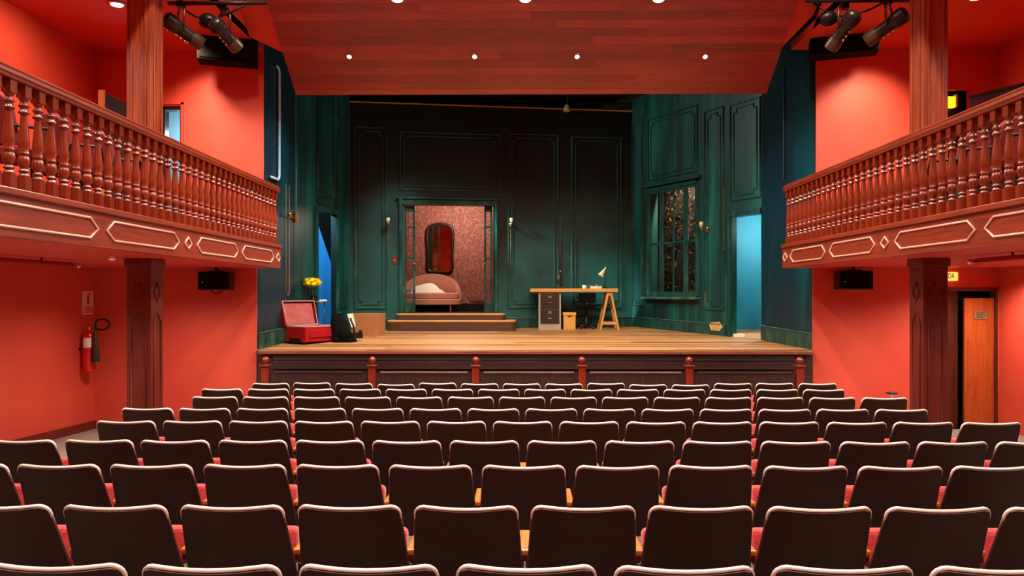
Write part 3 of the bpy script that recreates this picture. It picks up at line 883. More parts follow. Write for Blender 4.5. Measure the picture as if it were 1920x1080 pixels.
# narrow glazed folding leaves in the opening
def leaf(nm, x0, x1, y0, y1, bars):
    s0, s1, z0, z1 = FB.rect(x0, y0, x1, y1)
    z0 = ZF + .01
    o = MB()
    w_ = .05
    o.bar(FB.pt(s0 + w_ / 2, -.06, z0), FB.pt(s0 + w_ / 2, -.06, z1), .04, w_); o.bar(FB.pt(s1 - w_ / 2, -.06, z0), FB.pt(s1 - w_ / 2, -.06, z1), .04, w_)
    o.bar(FB.pt(s0, -.06, z1 - .05), FB.pt(s1, -.06, z1 - .05), .04, .12); o.bar(FB.pt(s0, -.06, z0 + .1), FB.pt(s1, -.06, z0 + .1), .04, .22)
    for yy in bars:
        z = FB.st((x0 + x1) / 2, yy)[1]
        o.bar(FB.pt(s0, -.06, z), FB.pt(s1, -.06, z), .035, .035)
    d = struct(o.build(nm, M['teal_trim'], None, .004))
    MB().quad(FB.pt(s0, -.065, z0), FB.pt(s1, -.065, z0), FB.pt(s1, -.065, z1), FB.pt(s0, -.065, z1)).build('pane', M['glass'], d)
    MB().sphere(FB.pt(s1 - .025 if x0 < 800 else s0 + .025, -.02, FB.st(x0, 495)[1]), .022).build('door_knob', M['brass'], d)
leaf('door_4', 758, 779, 386, 588, (425, 483, 545))
leaf('door_5', 908, 924, 386, 588, (425, 485))

# ------------------------------------------------------------------ small fittings of the set
def sconce(p, n, u, label, cord):
    t = thing('wall_sconce', label, 'wall lamp', p, 0, 'brass wall lamps of the set')
    n, u = Vector(n), Vector(u)
    up = Vector((0, 0, 1))
    MB().sphere((0, 0, 0), .05, 12, 8, 1, 1, 1, Matrix.Translation(n * .02) @ Matrix.Diagonal((.6, .6, 1.2, 1))).build('back_plate', M['brass'], t)
    MB().tube([n * .03, n * .10 - up * .03, n * .16 - up * .01, n * .17 + up * .03], .012).build('arm', M['brass'], t)
    MB().lathe([(.012, .0), (.024, .015), (.034, .04), (.038, .07), (.032, .095)], 12, Matrix.Translation(n * .17 + up * .03), False).build('lamp_shade', M['shade_glass'], t)
    if cord:
        MB().tube([n * .02 - up * .05, n * .02 - up * cord], .005, 6).build('cord', M['worn_gold'], t)
    return t
for F_, px, py, lab, cd in ((FB, 728, 422, 'brass wall lamp with pale shade left of the set doorway', .9), (FB, 957, 422, 'brass wall lamp with pale shade right of the set doorway, cord below', 1.0),
                            (FR, 1328, 430, 'brass wall lamp between the sash window and the cyan doorway', 0)):
    s, z = F_.st(px, py); sconce(F_.pt(s, .0, z), F_.n, F_.u, lab, cd)
s, z = RL.st(563, 413)
t = thing('wall_sconce', 'brass arm lamp on the teal wall above the yellow flowers', 'wall lamp', RL.pt(RL.L - .02, 0, z), 0, 'brass wall lamps of the set')
nn = RL.n
MB().tube([(0, 0, -.02), nn * .06 + Vector((-.0, -.3, .0)), nn * .06 + Vector((0, -.42, .015))], .014).build('arm', M['brass'], t)
MB().sphere(nn * .06 + Vector((0, -.44, .02)), .04).build('knob', M['brass'], t)
MB().lathe([(.03, -.06), (.03, .1)], 10, Matrix.Translation(nn * .02)).build('back_plate', M['brass'], t)
MB().tube([nn * .03 + Vector((0, 0, 1.4)), nn * .03 + Vector((0, 0, .1)), nn * .03 + Vector((0, 0, -.06)), nn * .03 + Vector((0, 0, -.65))], .006, 6).build('cord', M['worn_gold'], t)
# looped cord hanging on the proscenium
s, z0_ = RL.st(534, 555); _, z1_c = RL.st(534, 345)
s2, _ = RL.st(540, 555)
m = MB(); m.tube([RL.pt(s, .02, z1_c), RL.pt(s, .02, z0_ + .05), RL.pt((s + s2) / 2, .02, z0_), RL.pt(s2, .02, z0_ + .05), RL.pt(s2, .02, z1_c)], .007, 6)
tag(m.build('cord', M['worn_gold']), 'thin looped cord hanging on the teal wall above the red suitcase', 'cord')
# brass light switch
s, z = FB.st(740, 488)
t = thing('light_switch', 'small brass light switch plate left of the set doorway', 'switch', FB.pt(s, .0, z))
m = MB(); m.bar(FB.n * .008 + Vector((0, 0, -.07)), FB.n * .008 + Vector((0, 0, .07)), .1, .016); m.build('plate', M['brass'], t, .004)
m = MB(); m.bar(FB.n * .02 + Vector((0, 0, -.015)), FB.n * .026 + Vector((0, 0, .015)), .02, .02); m.build('toggle', M['shade_glass'], t)
# conduits
s0, zt = RL.st(520, 128); s1c, zb_ = RL.st(520, 338)
sl, _ = RL.st(504, 338)
m = MB()
arc = [RL.pt(s0 - .12, .03, zt), RL.pt(s0 - .04, .03, zt - .005), RL.pt(s0, .03, zt - .06)] + [RL.pt(s0, .03, zb_ + .08), RL.pt(s0 - .02, .03, zb_ + .02), RL.pt(s0 - .07, .03, zb_), RL.pt(max(.02, sl), .03, zb_)]
m.tube(arc, .022, 8); tag(m.build('conduit_pipe', M['conduit']), 'pale blue conduit pipe bending on the teal wall above the left balcony end', 'pipe')
s0, zt = RR.st(1472, 125); _, zb_ = RR.st(1472, 336)
m = MB(); m.tube([RR.pt(s0, .02, zt), RR.pt(s0, .02, zb_)], .012, 8); tag(m.build('conduit_pipe', M['conduit_d']), 'thin grey conduit pipe straight down the teal wall above the right balcony end', 'pipe')
# little lamp under the stage roof
p = P(1063, 203, 14.9)
t = thing('stage_lamp', 'small pale stage lamp hanging above the back wall of the set', 'stage lamp', p)
MB().lathe([(.02, .08), (.05, .04), (.075, -.05), (.07, -.06)], 12).build('lamp_shade', M['shade_glass'], t)
MB().tube([(0, 0, .08), (.02, 0, .3), (.1, 0, .35), (.1, 0, .55)], .02, 6).build('bracket', M['black'], t)

# ------------------------------------------------------------------ suitcase, backpack, box, table with flowers
near = P(573, 645, 11.45); near.z = stage_z(11.62)
dr_ = Vector((math.cos(math.radians(59)), math.sin(math.radians(59)), 0)); dl_ = Vector((-dr_.y, dr_.x, 0))
SL, SW_, SH = .70, .44, .27
sc = thing('suitcase', 'open red fabric suitcase with pink lining at the left front of the stage', 'suitcase', near, math.radians(59))
m = MB()
for a, c in (((0, 0, .03), (SL, .03, SH)), ((0, SW_ - .03, .03), (SL, SW_, SH)), ((0, .03, .03), (.03, SW_ - .03, SH)), ((SL - .03, .03, .03), (SL, SW_ - .03, SH)), ((.03, .03, .03), (SL - .03, SW_ - .03, .06))): m.box(a, c)
body = m.build('body', M['suit_red'], sc, .012)
MB().box((.032, .032, .062), (SL - .032, SW_ - .032, SH - .03)).build('lining', M['dark_lining'], sc, .02)
MB().tube([(.015, .015, SH), (SL - .015, .015, SH), (SL - .015, SW_ - .015, SH), (.015, SW_ - .015, SH)], .009, 6, True).build('zip', M['zip'], sc)
MB().box((.08, -.018, .1), (SL - .1, 0, .22)).build('front_pocket', M['suit_red'], sc, .008)
m = MB(); m.box((-.02, .1, .03), (.0, .34, .09)); m.build('wheel_guard', M['black'], sc, .006)
for yy in (.06, .4):
    MB().lathe([(.03, -.015), (.03, .015)], 12, Matrix.Translation((.03, yy, .03)) @ Matrix.Rotation(PI / 2, 4, 'X')).build('wheel', M['black'], sc)
MB().tube([(SL, .14, .16), (SL + .03, .15, .16), (SL + .03, .31, .16), (SL, .32, .16)], .012, 6).build('handle', M['black'], sc)
LT = Matrix.Translation((0, SW_, SH)) @ Matrix.Rotation(math.radians(-14), 4, 'X')
m = MB(); LH = SW_ - .02
for a, c in (((0, .0, 0), (.025, .1, LH)), ((SL - .025, .0, 0), (SL, .1, LH)), ((.025, .0, LH - .025), (SL - .025, .1, LH)), ((.025, .075, 0), (SL - .025, .1, LH - .025)), ((.025, 0, 0), (SL - .025, .075, .02))): m.box(a, c, LT)
m.build('lid', M['suit_red'], sc, .012)
MB().box((.04, .028, .03), (SL - .04, .074, LH - .035), LT).build('lid_lining', M['lining'], sc, .02, 3)
m = MB(); m.tube([LT @ Vector(p) for p in ((.02, 0, .02), (SL - .02, 0, .02), (SL - .02, 0, LH - .012), (.02, 0, LH - .012))], .009, 6, True); m.build('lid_zip', M['zip'], sc)

bp = P(646, 641, 11.95); bp.z = stage_z(11.95)
t = thing('backpack', 'black backpack leaning against the right end of the red suitcase', 'backpack', bp)
m = MB(); n = 10; vs = []; fs = []
for i in range(n + 1):
    u = i / n
    rx = (.19 - .10 * u) * (1 if u < .9 else .75)
    ry = .13 * (1 - .45 * u) * (1 if u < .9 else .7)
    for k in range(16):
        a = 2 * PI * k / 16; c, s_ = math.cos(a), math.sin(a)
        lump = 1 + .07 * math.sin(5 * a + 7 * u) + .05 * math.sin(11 * u + 2 * a)
        vs.append((rx * lump * abs(c) ** .7 * (1 if c > 0 else -1) - .13 * u, ry * lump * abs(s_) ** .7 * (1 if s_ > 0 else -1), .45 * u))
for i in range(n):
    for k in range(16): fs.append((i * 16 + k, i * 16 + (k + 1) % 16, (i + 1) * 16 + (k + 1) % 16, (i + 1) * 16 + k))
fs += [tuple(reversed(range(16))), tuple(range(n * 16, n * 16 + 16))]
m.add(vs, fs, None, True); m.build('body', M['black_cloth'], t)
MB().sphere((.03, -.1, .13), .1, 12, 8, 1.1, .45, 1).build('front_pocket', M['black_cloth'], t)
MB().tube([(-.10, 0, .43), (-.10, -.02, .48), (-.06, -.02, .48), (-.05, 0, .43)], .01, 6).build('grab_handle', M['black'], t)
MB().tube([(.10, -.03, .38), (.16, -.07, .26), (.17, -.06, .12), (.14, -.02, .04)], .016, 6).build('strap', M['black'], t)

bb = P(678, 625, 12.9); bb.z = stage_z(13.0)
bw_ = XAT(692, 12.9) - XAT(656, 12.9)
t = thing('cardboard_box', 'closed brown cardboard box on the stage below the left wall panel', 'box', (bb.x, 12.9, bb.z), math.radians(-12))
hb = ZAT(588, 12.9) - bb.z
MB().box((-bw_ / 2 - .02, 0, -.01), (bw_ / 2 + .1, .42, hb)).build('carton', M['card'], t, .005)
MB().box((-bw_ / 2 - .018, .19, hb), (bw_ / 2 + .098, .23, hb + .002)).build('tape', M['pine'], t)
q = P(656, 605, 12.7)
t = MB(); t.quad(P(651, 589, 12.75), P(662, 587, 12.75), P(667, 613, 12.7), P(659, 614, 12.7))
tag(t.build('paper_sheet', M['paper']), 'pale paper sheet between the backpack and the cardboard box', 'paper')
cm = P(671, 624, 12.6); cm.z = stage_z(12.6)
t = thing('camera', 'small black camera with a pale lens on the floor before the cardboard box', 'camera', cm)
MB().box((-.08, -.04, 0), (.08, .04, .10)).build('body', M['black'], t, .01)
MB().lathe([(.035, 0), (.04, .06)], 14, Matrix.Translation((-.04, -.04, .05)) @ Matrix.Rotation(PI / 2, 4, 'X')).build('lens', M['chrome'], t)
MB().box((.02, -.03, .1), (.07, .03, .135)).build('viewfinder', M['black'], t, .005)

tb = P(596, 565, 12.62); tz = stage_z(12.62)
t = thing('side_table', 'small round side table with thin brass legs before the blue doorway', 'side table', (tb.x, 12.62, tz))
th = tb.z - tz
MB().lathe([(.0001, th - .012), (.165, th - .012), (.17, th - .006), (.165, th), (.0001, th)], 24, None, False).build('table_top', M['brass'], t)
for k in range(3):
    a = PI * .15 + k * 2 * PI / 3
    MB().tube([(.11 * math.cos(a), .11 * math.sin(a), 0), (.11 * math.cos(a), .11 * math.sin(a), th - .012)], .009, 8).build('leg', M['spot_metal'], t)
vz = P(583, 563, 12.6)
t = thing('glass_vase', 'clear glass vase holding yellow flowers on the side table', 'vase', (vz.x, 12.6, tb.z))
MB().lathe([(.045, 0), (.04, .02), (.036, .1), (.045, .2), (.05, .22)], 16).build('vase_body', M['glass'], t)
for k, (dx, dy, dz) in enumerate(((-.10, 0, .30), (-.05, -.05, .335), (.0, .03, .34), (.04, -.05, .345), (.09, .0, .335), (.13, -.03, .30), (-.02, -.08, .295), (.07, -.07, .29))):
    f = thing('yellow_flower', ['yellow chrysanthemum in the vase, far left bloom', 'yellow chrysanthemum in the vase, upper left bloom', 'yellow chrysanthemum in the vase, upper middle bloom at the back', 'yellow chrysanthemum in the vase, topmost bloom', 'yellow chrysanthemum in the vase, upper right bloom', 'yellow chrysanthemum in the vase, far right bloom', 'yellow chrysanthemum in the vase, lower left bloom in front', 'yellow chrysanthemum in the vase, lower right bloom in front'][k],
              'flower', (vz.x + dx, 12.6 + dy, tb.z + dz), 0, 'yellow flowers in the vase')
    m = MB()
    rf = random.Random(k)
    for j in range(60):
        u = rf.random() * 2 - 1; a = rf.random() * 6.283
        if u < -.5: u = -u
        d = Vector((math.sqrt(1 - u * u) * math.cos(a), math.sqrt(1 - u * u) * math.sin(a), u * .75))
        s = d.cross(Vector((.3, .2, 1))).normalized() * .012
        m.quad(d * .02 - s, d * .074 - s, d * .084, d * .074 + s, d * .02 + s)
    m.sphere((0, 0, 0), .052, 10, 6, 1, 1, .75); m.build('bloom', M['yellow'], f)
    MB().tube([(0, 0, -.03), (-dx * .5, -dy * .5, -.14), (-dx * .92, -dy * .92, -dz + .03)], .005, 5).build('stem', M['stem'], f)
gz = P(590, 563, 12.55)
tag(MB().lathe([(.03, 0), (.034, .09), (.03, .09), (.027, .01)], 14, None, True).build('drinking_glass', M['glass']), 'small amber drinking glass beside the vase on the side table', 'glass').location = (tb.x - .03, 12.52, tb.z)
m = MB().box((-.06, -.05, 0), (.06, .05, .012)).box((-.05, -.045, .012), (.055, .04, .03)); o = m.build('napkin', M['paper'], None, .004)
o.location = (tb.x + .10, 12.58, tb.z); tag(o, 'folded white napkin on the right of the side table', 'napkin')

# ------------------------------------------------------------------ desk group
YD = 14.35
dz_ = lambda py: ZAT(py, YD)
tx0, tx1 = XAT(994, YD), XAT(1159, YD)
ztop = dz_(541); zbot = dz_(547.5)
tag(MB().box((tx0, YD, zbot), (tx1, YD + .52, ztop)).build('trestle_desk', M['pine'], None, .006), 'long pine desk board resting on the filing cabinet and the trestle', 'desk')
fx0, fx1 = XAT(1010, YD + .03), XAT(1052, YD + .03)
zf = stage_z(YD + .1)
t = thing('filing_cabinet', 'two-drawer dark and grey filing cabinet under the left end of the desk', 'filing cabinet', ((fx0 + fx1) / 2, YD + .03, zf))
hw = (fx1 - fx0) / 2; hc = zbot - zf
MB().box((-hw, .02, -.005), (hw, .46, hc)).build('carcass', M['cab_grey'], t, .004)
for z0, z1 in ((hc * .56, hc * .955), (hc * .17, hc * .54)):
    d = MB().box((-hw + .035, -.002, z0), (hw - .035, .03, z1)).build('drawer', M['cab_dark'], t, .004)
    MB().box((-.035, -.008, z1 - .085), (.035, -.002, z1 - .045)).build('label_holder', M['chrome'], d, .002)
    m = MB(); m.tube([(-.05, -.002, z1 - .17), (-.045, -.03, z1 - .17), (.045, -.03, z1 - .17), (.05, -.002, z1 - .17)], .007, 6); m.build('handle', M['chrome'], d)
def trestle(px, w2):
    x = XAT(px, YD + .03); z = stage_z(YD + .03)
    t = thing('trestle', 'pine A-frame trestle under the right end of the desk', 'trestle', (x, YD + .03, z))
    h = zbot - z; ap = .035
    for yy in (.02, .44):
        for sx in (-1, 1):
            m = MB(); m.bar((sx * w2, yy, stage_z(YD + yy) - z), (sx * ap, yy, h - .04), .04, .045); m.build('leg', M['pine_z'], t, .004)
        m = MB(); m.bar((-w2 * .78, yy, h * .17), (w2 * .78, yy, h * .17), .03, .05); m.build('crossbar', M['pine'], t, .004)
    MB().box((-.05, 0, h - .07), (.05, .47, h)).build('top_beam', M['pine'], t, .004)
trestle(1143, (XAT(1160, YD) - XAT(1126, YD)) / 2)
x0, x1 = XAT(1056, YD + .1), XAT(1080, YD + .1)
t = thing('storage_box', 'ochre cardboard storage box with lid beside the filing cabinet', 'box', ((x0 + x1) / 2, YD + .1, stage_z(YD + .2)))
hw = (x1 - x0) / 2; hb = ZAT(586, YD + .1) - t.location.z
MB().box((-hw + .008, .008, -.01), (hw - .008, .3, hb - .055)).build('carton', M['yel_card'], t, .004)
MB().box((-hw - .004, -.004, hb - .055), (hw + .004, .312, hb)).build('lid', M['yel_card'], t, .004)
MB().box((-.03, .003, hb - .085), (.03, .008, hb - .065)).build('hand_hole', M['ink'], t)
# dark office chair under the desk
t = thing('office_chair', 'black office chair tucked under the middle of the desk', 'chair', (XAT(1099, YD + .25), YD + .22, stage_z(YD + .25)))
MB().box((-.19, -.17, .40), (.19, .2, .47)).build('seat', M['black_cloth'], t, .03, 3)
MB().box((-.17, -.2, .50), (.17, -.15, .70)).build('backrest', M['black_cloth'], t, .025, 3)
MB().tube([(0, -.12, .42), (0, -.19, .45), (0, -.2, .52)], .015, 6).build('back_bracket', M['black'], t)
MB().lathe([(.03, .06), (.03, .28), (.02, .28), (.02, .40)], 12).build('column', M['black'], t)
for k in range(5):
    a = k * 2 * PI / 5 + .3
    l = MB().tube([(0, 0, .08), (.2 * math.cos(a), .2 * math.sin(a), .055)], .017, 6).build('base_leg', M['black'], t)
    MB().sphere((.2 * math.cos(a), .2 * math.sin(a), .027), .026, 10, 6).build('caster', M['black'], l)
# things on the desk
zd = ztop
x = XAT(1049, YD + .2)
t = thing('microscope', 'dark upright microscope-like instrument on the desk above the cabinet', 'instrument', (x, YD + .2, zd))
MB().box((-.07, -.07, 0), (.07, .09, .03)).build('base', M['mframe'], t, .008)
MB().tube([(.03, .06, .03), (.05, .07, .13), (.03, .05, .22), (0, .02, .24)], .02, 8).build('arm', M['mframe'], t)
m = MB(); m.tube([(-.045, -.03, .08), (-.01, 0, .2), (.02, .03, .32)], .026, 10); m.build('tube', M['mframe'], t)
MB().sphere((.022, .03, .335), .022, 10, 6).build('eyepiece', M['chrome'], t)
MB().box((-.06, -.06, .07), (.02, .03, .08)).build('specimen_stage', M['mframe'], t, .003)
x0, x1 = XAT(1005, YD + .2), XAT(1040, YD + .2)
t = thing('laptop', 'closed black laptop lying on the left end of the desk', 'laptop', ((x0 + x1) / 2, YD + .24, zd))
MB().box((-.17, -.12, 0), (.17, .12, .012)).build('base', M['black'], t, .004)
MB().box((-.17, -.12, .013), (.17, .12, .022)).build('lid', M['black'], t, .004)
x = XAT(1095, YD + .15)
t = thing('mug', 'small white mug on the middle of the desk', 'mug', (x, YD + .15, zd))
MB().lathe([(.032, 0), (.036, .07), (.032, .07), (.028, .008)], 14).build('cup', M['paper'], t)
MB().tube([(.034, 0, .055), (.06, 0, .05), (.06, 0, .02), (.033, 0, .015)], .005, 6).build('handle', M['paper'], t)
x = XAT(1117, YD + .2)
m = MB()
for k in range(6):
    a = .04 * math.sin(k * 2.1); T_ = Matrix.Rotation(a, 4, 'Z')
    m.box((-.11 + .01 * math.sin(k * 5), -.09, k * .008), (.11, .09, k * .008 + .007), T_)
o = m.build('paper_stack', M['paper']); o.location = (x, YD + .2, zd); tag(o, 'stack of white papers under the desk lamp', 'papers')
m = MB(); n = 10; vs = []
for i in range(n + 1):
    u = i / n * 2 - 1
    z = .052 + .03 * (abs(u) ** .5) * (1 - abs(u)) * 2
    vs += [(u * .13, -.09, z), (u * .13, .09, z)]
m.add(vs, [(2 * i, 2 * i + 2, 2 * i + 3, 2 * i + 1) for i in range(n)], None, True)
o = m.build('open_book', M['paper']); o.location = (x, YD + .2, zd); tag(o, 'open white book lying on top of the paper stack', 'book')
x = XAT(1134, YD + .25)
t = thing('desk_lamp', 'desk lamp with a cream cone shade on the right end of the desk', 'desk lamp', (x, YD + .3, zd))
MB().lathe([(.07, 0), (.07, .012), (.02, .025)], 16).build('base', M['black'], t)
h2 = ZAT(508, YD + .3) - zd
MB().tube([(0, 0, .02), (.015, 0, h2 * .6), (0, 0, h2)], .008, 6).build('arm', M['black'], t)
RT = Matrix.Translation((-.03, 0, h2 - .02)) @ Matrix.Rotation(math.radians(32), 4, 'Y')
MB().lathe([(.065, -.09), (.06, -.085), (.03, .02), (.018, .05), (.012, .11)], 16, RT).build('lamp_shade', M['shade_glass'], t)

# ------------------------------------------------------------------ things on the hall walls
# extinguisher
ey = 10.4
ex = XAT(167, ey); ez = ZAT(699, ey)
t = thing('fire_extinguisher', 'red fire extinguisher with black hose and horn hung on the left wall', 'fire extinguisher', (ex, ey, ez))
eh = ZAT(622, ey) - ez
MB().lathe([(.06, 0), (.078, .012), (.082, .03), (.082, eh - .07), (.075, eh - .03), (.05, eh), (.03, eh + .015)], 20).build('cylinder', M['ext_red'], t)
m = MB()
n = 8; vs = []
for i in range(n + 1):
    a = -PI / 2 - .5 + i / n * 1.35
    vs += [(.0835 * math.cos(a), .0835 * math.sin(a), eh - .22), (.0835 * math.cos(a), .0835 * math.sin(a), eh - .085)]
m.add(vs, [(2 * i, 2 * i + 2, 2 * i + 3, 2 * i + 1) for i in range(n)], None, True); m.build('label_sticker', M['paper'], t)
MB().lathe([(.028, eh + .01), (.028, eh + .06), (.018, eh + .075)], 12).build('valve', M['brass'], t)
m = MB(); m.bar((-.02, 0, eh + .09), (.12, -.02, eh + .075), .025, .012); m.bar((-.02, 0, eh + .06), (.12, -.02, eh + .045), .025, .012); m.build('lever', M['brass'], t)
hs = [(.09, -.03, eh + .05)]
for k in range(15):
    a = PI * 1.15 - k / 14 * 2 * PI * .93
    hs.append((.21 + .105 * math.cos(a), -.03 - .002 * k, eh + .10 + .075 * math.sin(a)))
hs += [(.13, -.06, eh + .02)]
MB().tube(hs, .014, 8).build('hose', M['black'], t)
m = MB(); m.tube([(.125, -.06, eh + .06), (.125, -.06, eh - .05), (.13, -.06, eh - .42)], .02, 12, rs=[.014, .024, .055]); m.build('horn', M['horn'], t)
m = MB(); m.box((XL - ex + .001, -.05, eh * .55), (-.07, .05, eh * .6)); m.build('bracket', M['black'], t)
# sign above it, on the left wall
y0, y1 = 10.44, 10.70
z1, z0 = ZAT(546, 10.57), ZAT(590, 10.57)
t = thing('extinguisher_sign', 'white sign with red extinguisher pictogram above the fire extinguisher', 'sign', (XL + .002, (y0 + y1) / 2, z0))
hh = z1 - z0; hwid = (y1 - y0) / 2
MB().box((0, -hwid, 0), (.006, hwid, hh)).build('plate', M['sign_pink'], t)
m = MB(); yo = .0
m.box((.006, -.03, hh * .42), (.009, .022, hh * .80)); m.box((.006, -.014, hh * .80), (.009, .008, hh * .87)); m.box((.006, -.02, hh * .87), (.009, .06, hh * .90)); m.box((.006, .048, hh * .8), (.009, .068, hh * .93))
m.build('pictogram', M['sign_red'], t)
m = MB()
rr = random.Random(5)
for row in range(3):
    y = -hwid + .025
    while y < hwid - .03:
        w_ = .012 + .018 * rr.random(); m.box((.006, y, hh * (.08 + .1 * row)), (.009, y + w_, hh * (.14 + .1 * row))); y += w_ + .012
m.build('lettering', M['sign_red'], t)
# exit sign
ya = 10.6
cx = P(1783, 518, ya)
t = thing('exit_sign', 'lit yellow exit sign box beside the lower right pillar over the door', 'sign', (cx.x - .055, YW - .06, cx.z))
MB().box((-.19, -.04, -.062), (.19, .058, .062)).build('light_box', M['sign_on'], t, .012)
fc = bpy.data.curves.new('lettering', 'FONT'); fc.body = 'SALIDA'; fc.size = .105; fc.align_x = 'CENTER'; fc.align_y = 'CENTER'; fc.extrude = .001
fo = bpy.data.objects.new('lettering', fc); C.objects.link(fo); fo.parent = t; fo.location = (.0, -.043, 0); fo.rotation_euler = (PI / 2, 0, 0)
bpy.context.view_layer.update()
me_ = bpy.data.meshes.new_from_object(fo.evaluated_get(bpy.context.evaluated_depsgraph_get()))
bpy.data.objects.remove(fo)
fo = bpy.data.objects.new('lettering', me_); C.objects.link(fo); fo.parent = t; fo.location = (.025, -.043, .004); fo.rotation_euler = (PI / 2, 0, 0); fo.scale = (.62, 1, 1)
me_.materials.clear(); me_.materials.append(M['ink'])
# lit yellow lamp in the upper right doorway
cx = P(1779, 190, YW + .05)
t = thing('emergency_light', 'lit yellow light box in the dark upper doorway behind the right pillar', 'lamp', (cx.x, YW + .06, cx.z))
MB().box((-.1, -.03, -.09), (.09, .055, .07)).build('light_box', M['sign_glow'], t, .015)
MB().box((.09, -.03, -.09), (.12, .055, .1)).build('end_cap', M['white'], t, .006)
# red pipes under the balconies
for nm, x, ye in (('left', -5.0, 8.35), ('right', 4.52, 7.5)):
    t = thing('sprinkler_pipe', 'red sprinkler pipe below the %s balcony, pale nozzle at its end' % nm, 'pipe', (x, ye, 2.265), 0, 'red sprinkler pipes')
    MB().tube([(0, -5, 0), (0, -.06, 0)], .03, 12).build('pipe', M['pipe_red'], t)
    MB().lathe([(.022, 0), (.022, .06), (.012, .07), (.012, .1), (.03, .105), (.03, .11)], 10, Matrix.Translation((0, -.06, 0)) @ Matrix.Rotation(-PI / 2, 4, 'X')).build('nozzle', M['chrome'], t)
    MB().tube([(0, -.6, .03), (0, -.6, .055)], .01, 6).build('hanger', M['black'], t)
# loudspeakers below the balconies
def wall_speaker(px0, px1, py0, py1, side):
    y = 10.36
    a, c = P(px0, py0, y), P(px1, py1, y)
    w_, h_ = c.x - a.x, a.z - c.z
    t = thing('wall_speaker', 'black wide loudspeaker on a bracket below the %s balcony end' % ('left' if side < 0 else 'right'), 'loudspeaker', ((a.x + c.x) / 2, y, c.z), math.radians(-side * 4), 'wall loudspeakers')
    MB().box((-w_ / 2, 0, 0), (w_ / 2, .22, h_)).build('cabinet', M['black'], t, .012)
    MB().box((-w_ / 2 + .02, -.008, .02), (w_ / 2 - .02, 0, h_ - .02)).build('grille', M['black_cloth'], t, .004)
    MB().sphere((-w_ / 2 + .07, -.012, h_ * .42), .012, 8, 6).build('badge', M['chrome'], t)
    m = MB(); m.tube([(0, .1, h_), (0, .1, ZS - c.z)], .02, 8); m.box((-.09, .04, h_ - .01), (.09, .16, h_ + .015)); m.build('bracket', M['black'], t)
    if side < 0:
        MB().tube([(-.06, .1, 0), (-.04, .1, -.04), (.02, .1, -.05), (.07, .12, -.02), (.08, .16, .02)], .008, 6).build('cable', M['black'], t)
wall_speaker(371, 430, 509, 544, -1)
wall_speaker(1574, 1637, 507, 543, 1)
# big loudspeakers under the side ceiling
def pa(side):
    y = 10.15
    if side < 0: a, c = P(376, 48, y), P(477, 114, y)
    else: a, c = P(1526, 33, y), P(1641, 98, y)
    w_, h_ = (c.x - a.x), a.z - c.z
    t = thing('loudspeaker', 'large black loudspeaker hung under the ceiling behind the %s spotlights' % ('left' if side < 0 else 'right'), 'loudspeaker', ((a.x + c.x) / 2, y, c.z), math.radians(17 * -side), 'large ceiling loudspeakers')
    hw_ = w_ / 2 / math.cos(math.radians(17))
    MB().box((-hw_, 0, 0), (hw_, .3, h_)).build('cabinet', M['black_cloth'], t, .012)
    MB().box((-hw_ + .03, -.01, .03), (hw_ - .03, 0, h_ - .1)).build('grille', M['black_cloth'], t, .004)
    MB().box((-hw_ + .02, -.012, h_ - .07), (hw_ - .02, 0, h_ - .05)).build('front_trim', M['cab_dark'], t, .004)
    m = MB()
    for sx in (-1, 1): m.tube([(sx * hw_ * .7, .15, h_), (sx * hw_ * .7, .15, ZC - c.z)], .012, 6)
    m.build('hanging_rod', M['black'], t)
pa(-1); pa(1)
# theatre spotlights
def spotlight(p0, p1, label, up_at, top):
    p0, p1 = Vector(p0), Vector(p1)
    d = (p1 - p0); L_ = d.length
    t = thing('theatre_spotlight', label, 'spotlight', p0 + d * .45, 0, 'theatre spotlights')
    q = d.normalized().to_track_quat('Z', 'Y').to_matrix().to_4x4()
    T_ = Matrix.Translation(-d * .45) @ q
    MB().lathe([(.05, 0), (.085, .02), (.095, .06), (.095, L_ * .30), (.08, L_ * .38)], 14, T_).build('lamp_housing', M['spot_body'], t)
    MB().lathe([(.075, L_ * .38), (.075, L_ * .72)], 14, T_).build('barrel', M['spot_body'], t)
    MB().lathe([(.085, L_ * .72), (.085, L_ * .95), (.078, L_)], 14, T_).build('lens_tube', M['spot_metal'], t)
    m = MB()
    for k in range(3): m.lathe([(.100, L_ * (.08 + .07 * k)), (.100, L_ * (.11 + .07 * k))], 14, T_)
    m.build('cooling_fin', M['spot_body'], t)
    m = MB()
    for k, (s, r_) in enumerate(((.42, .012), (.55, .01), (.66, .012))):
        c_ = T_ @ Vector((0, -.085, L_ * s)); m.sphere(c_, r_ * 1.3, 8, 6)
    m.build('shutter_knob', M['chrome'], t)
    side_ = d.cross(Vector((0, 0, 1))).normalized()
    tz = top - (p0 + d * .45).z
    MB().tube([side_ * .11, side_ * .11 + Vector((0, 0, tz * .7)), side_ * .05 + Vector((0, 0, tz * .85)), -side_ * .05 + Vector((0, 0, tz * .85)), -side_ * .11 + Vector((0, 0, tz * .7)), -side_ * .11], .014, 6).build('yoke', M['spot_metal'], t)
    m = MB(); m.box((-.04, -.05, tz * .84), (.04, .05, tz + .02)); m.build('clamp', M['black'], t, .008)
zbar = 5.30
spotlight(P(306, 32, 8.45), P(379, 84, 8.75), 'black theatre spotlight nearest the upper left pillar, pointing at the stage', 0, zbar)
spotlight(P(398, 38, 8.6), P(447, 92, 8.9), 'black theatre spotlight before the left loudspeaker, right of the other left one', 0, zbar)
spotlight(P(1606, 22, 8.6), P(1556, 92, 8.9), 'black theatre spotlight before the right loudspeaker, left of the other right one', 0, zbar)
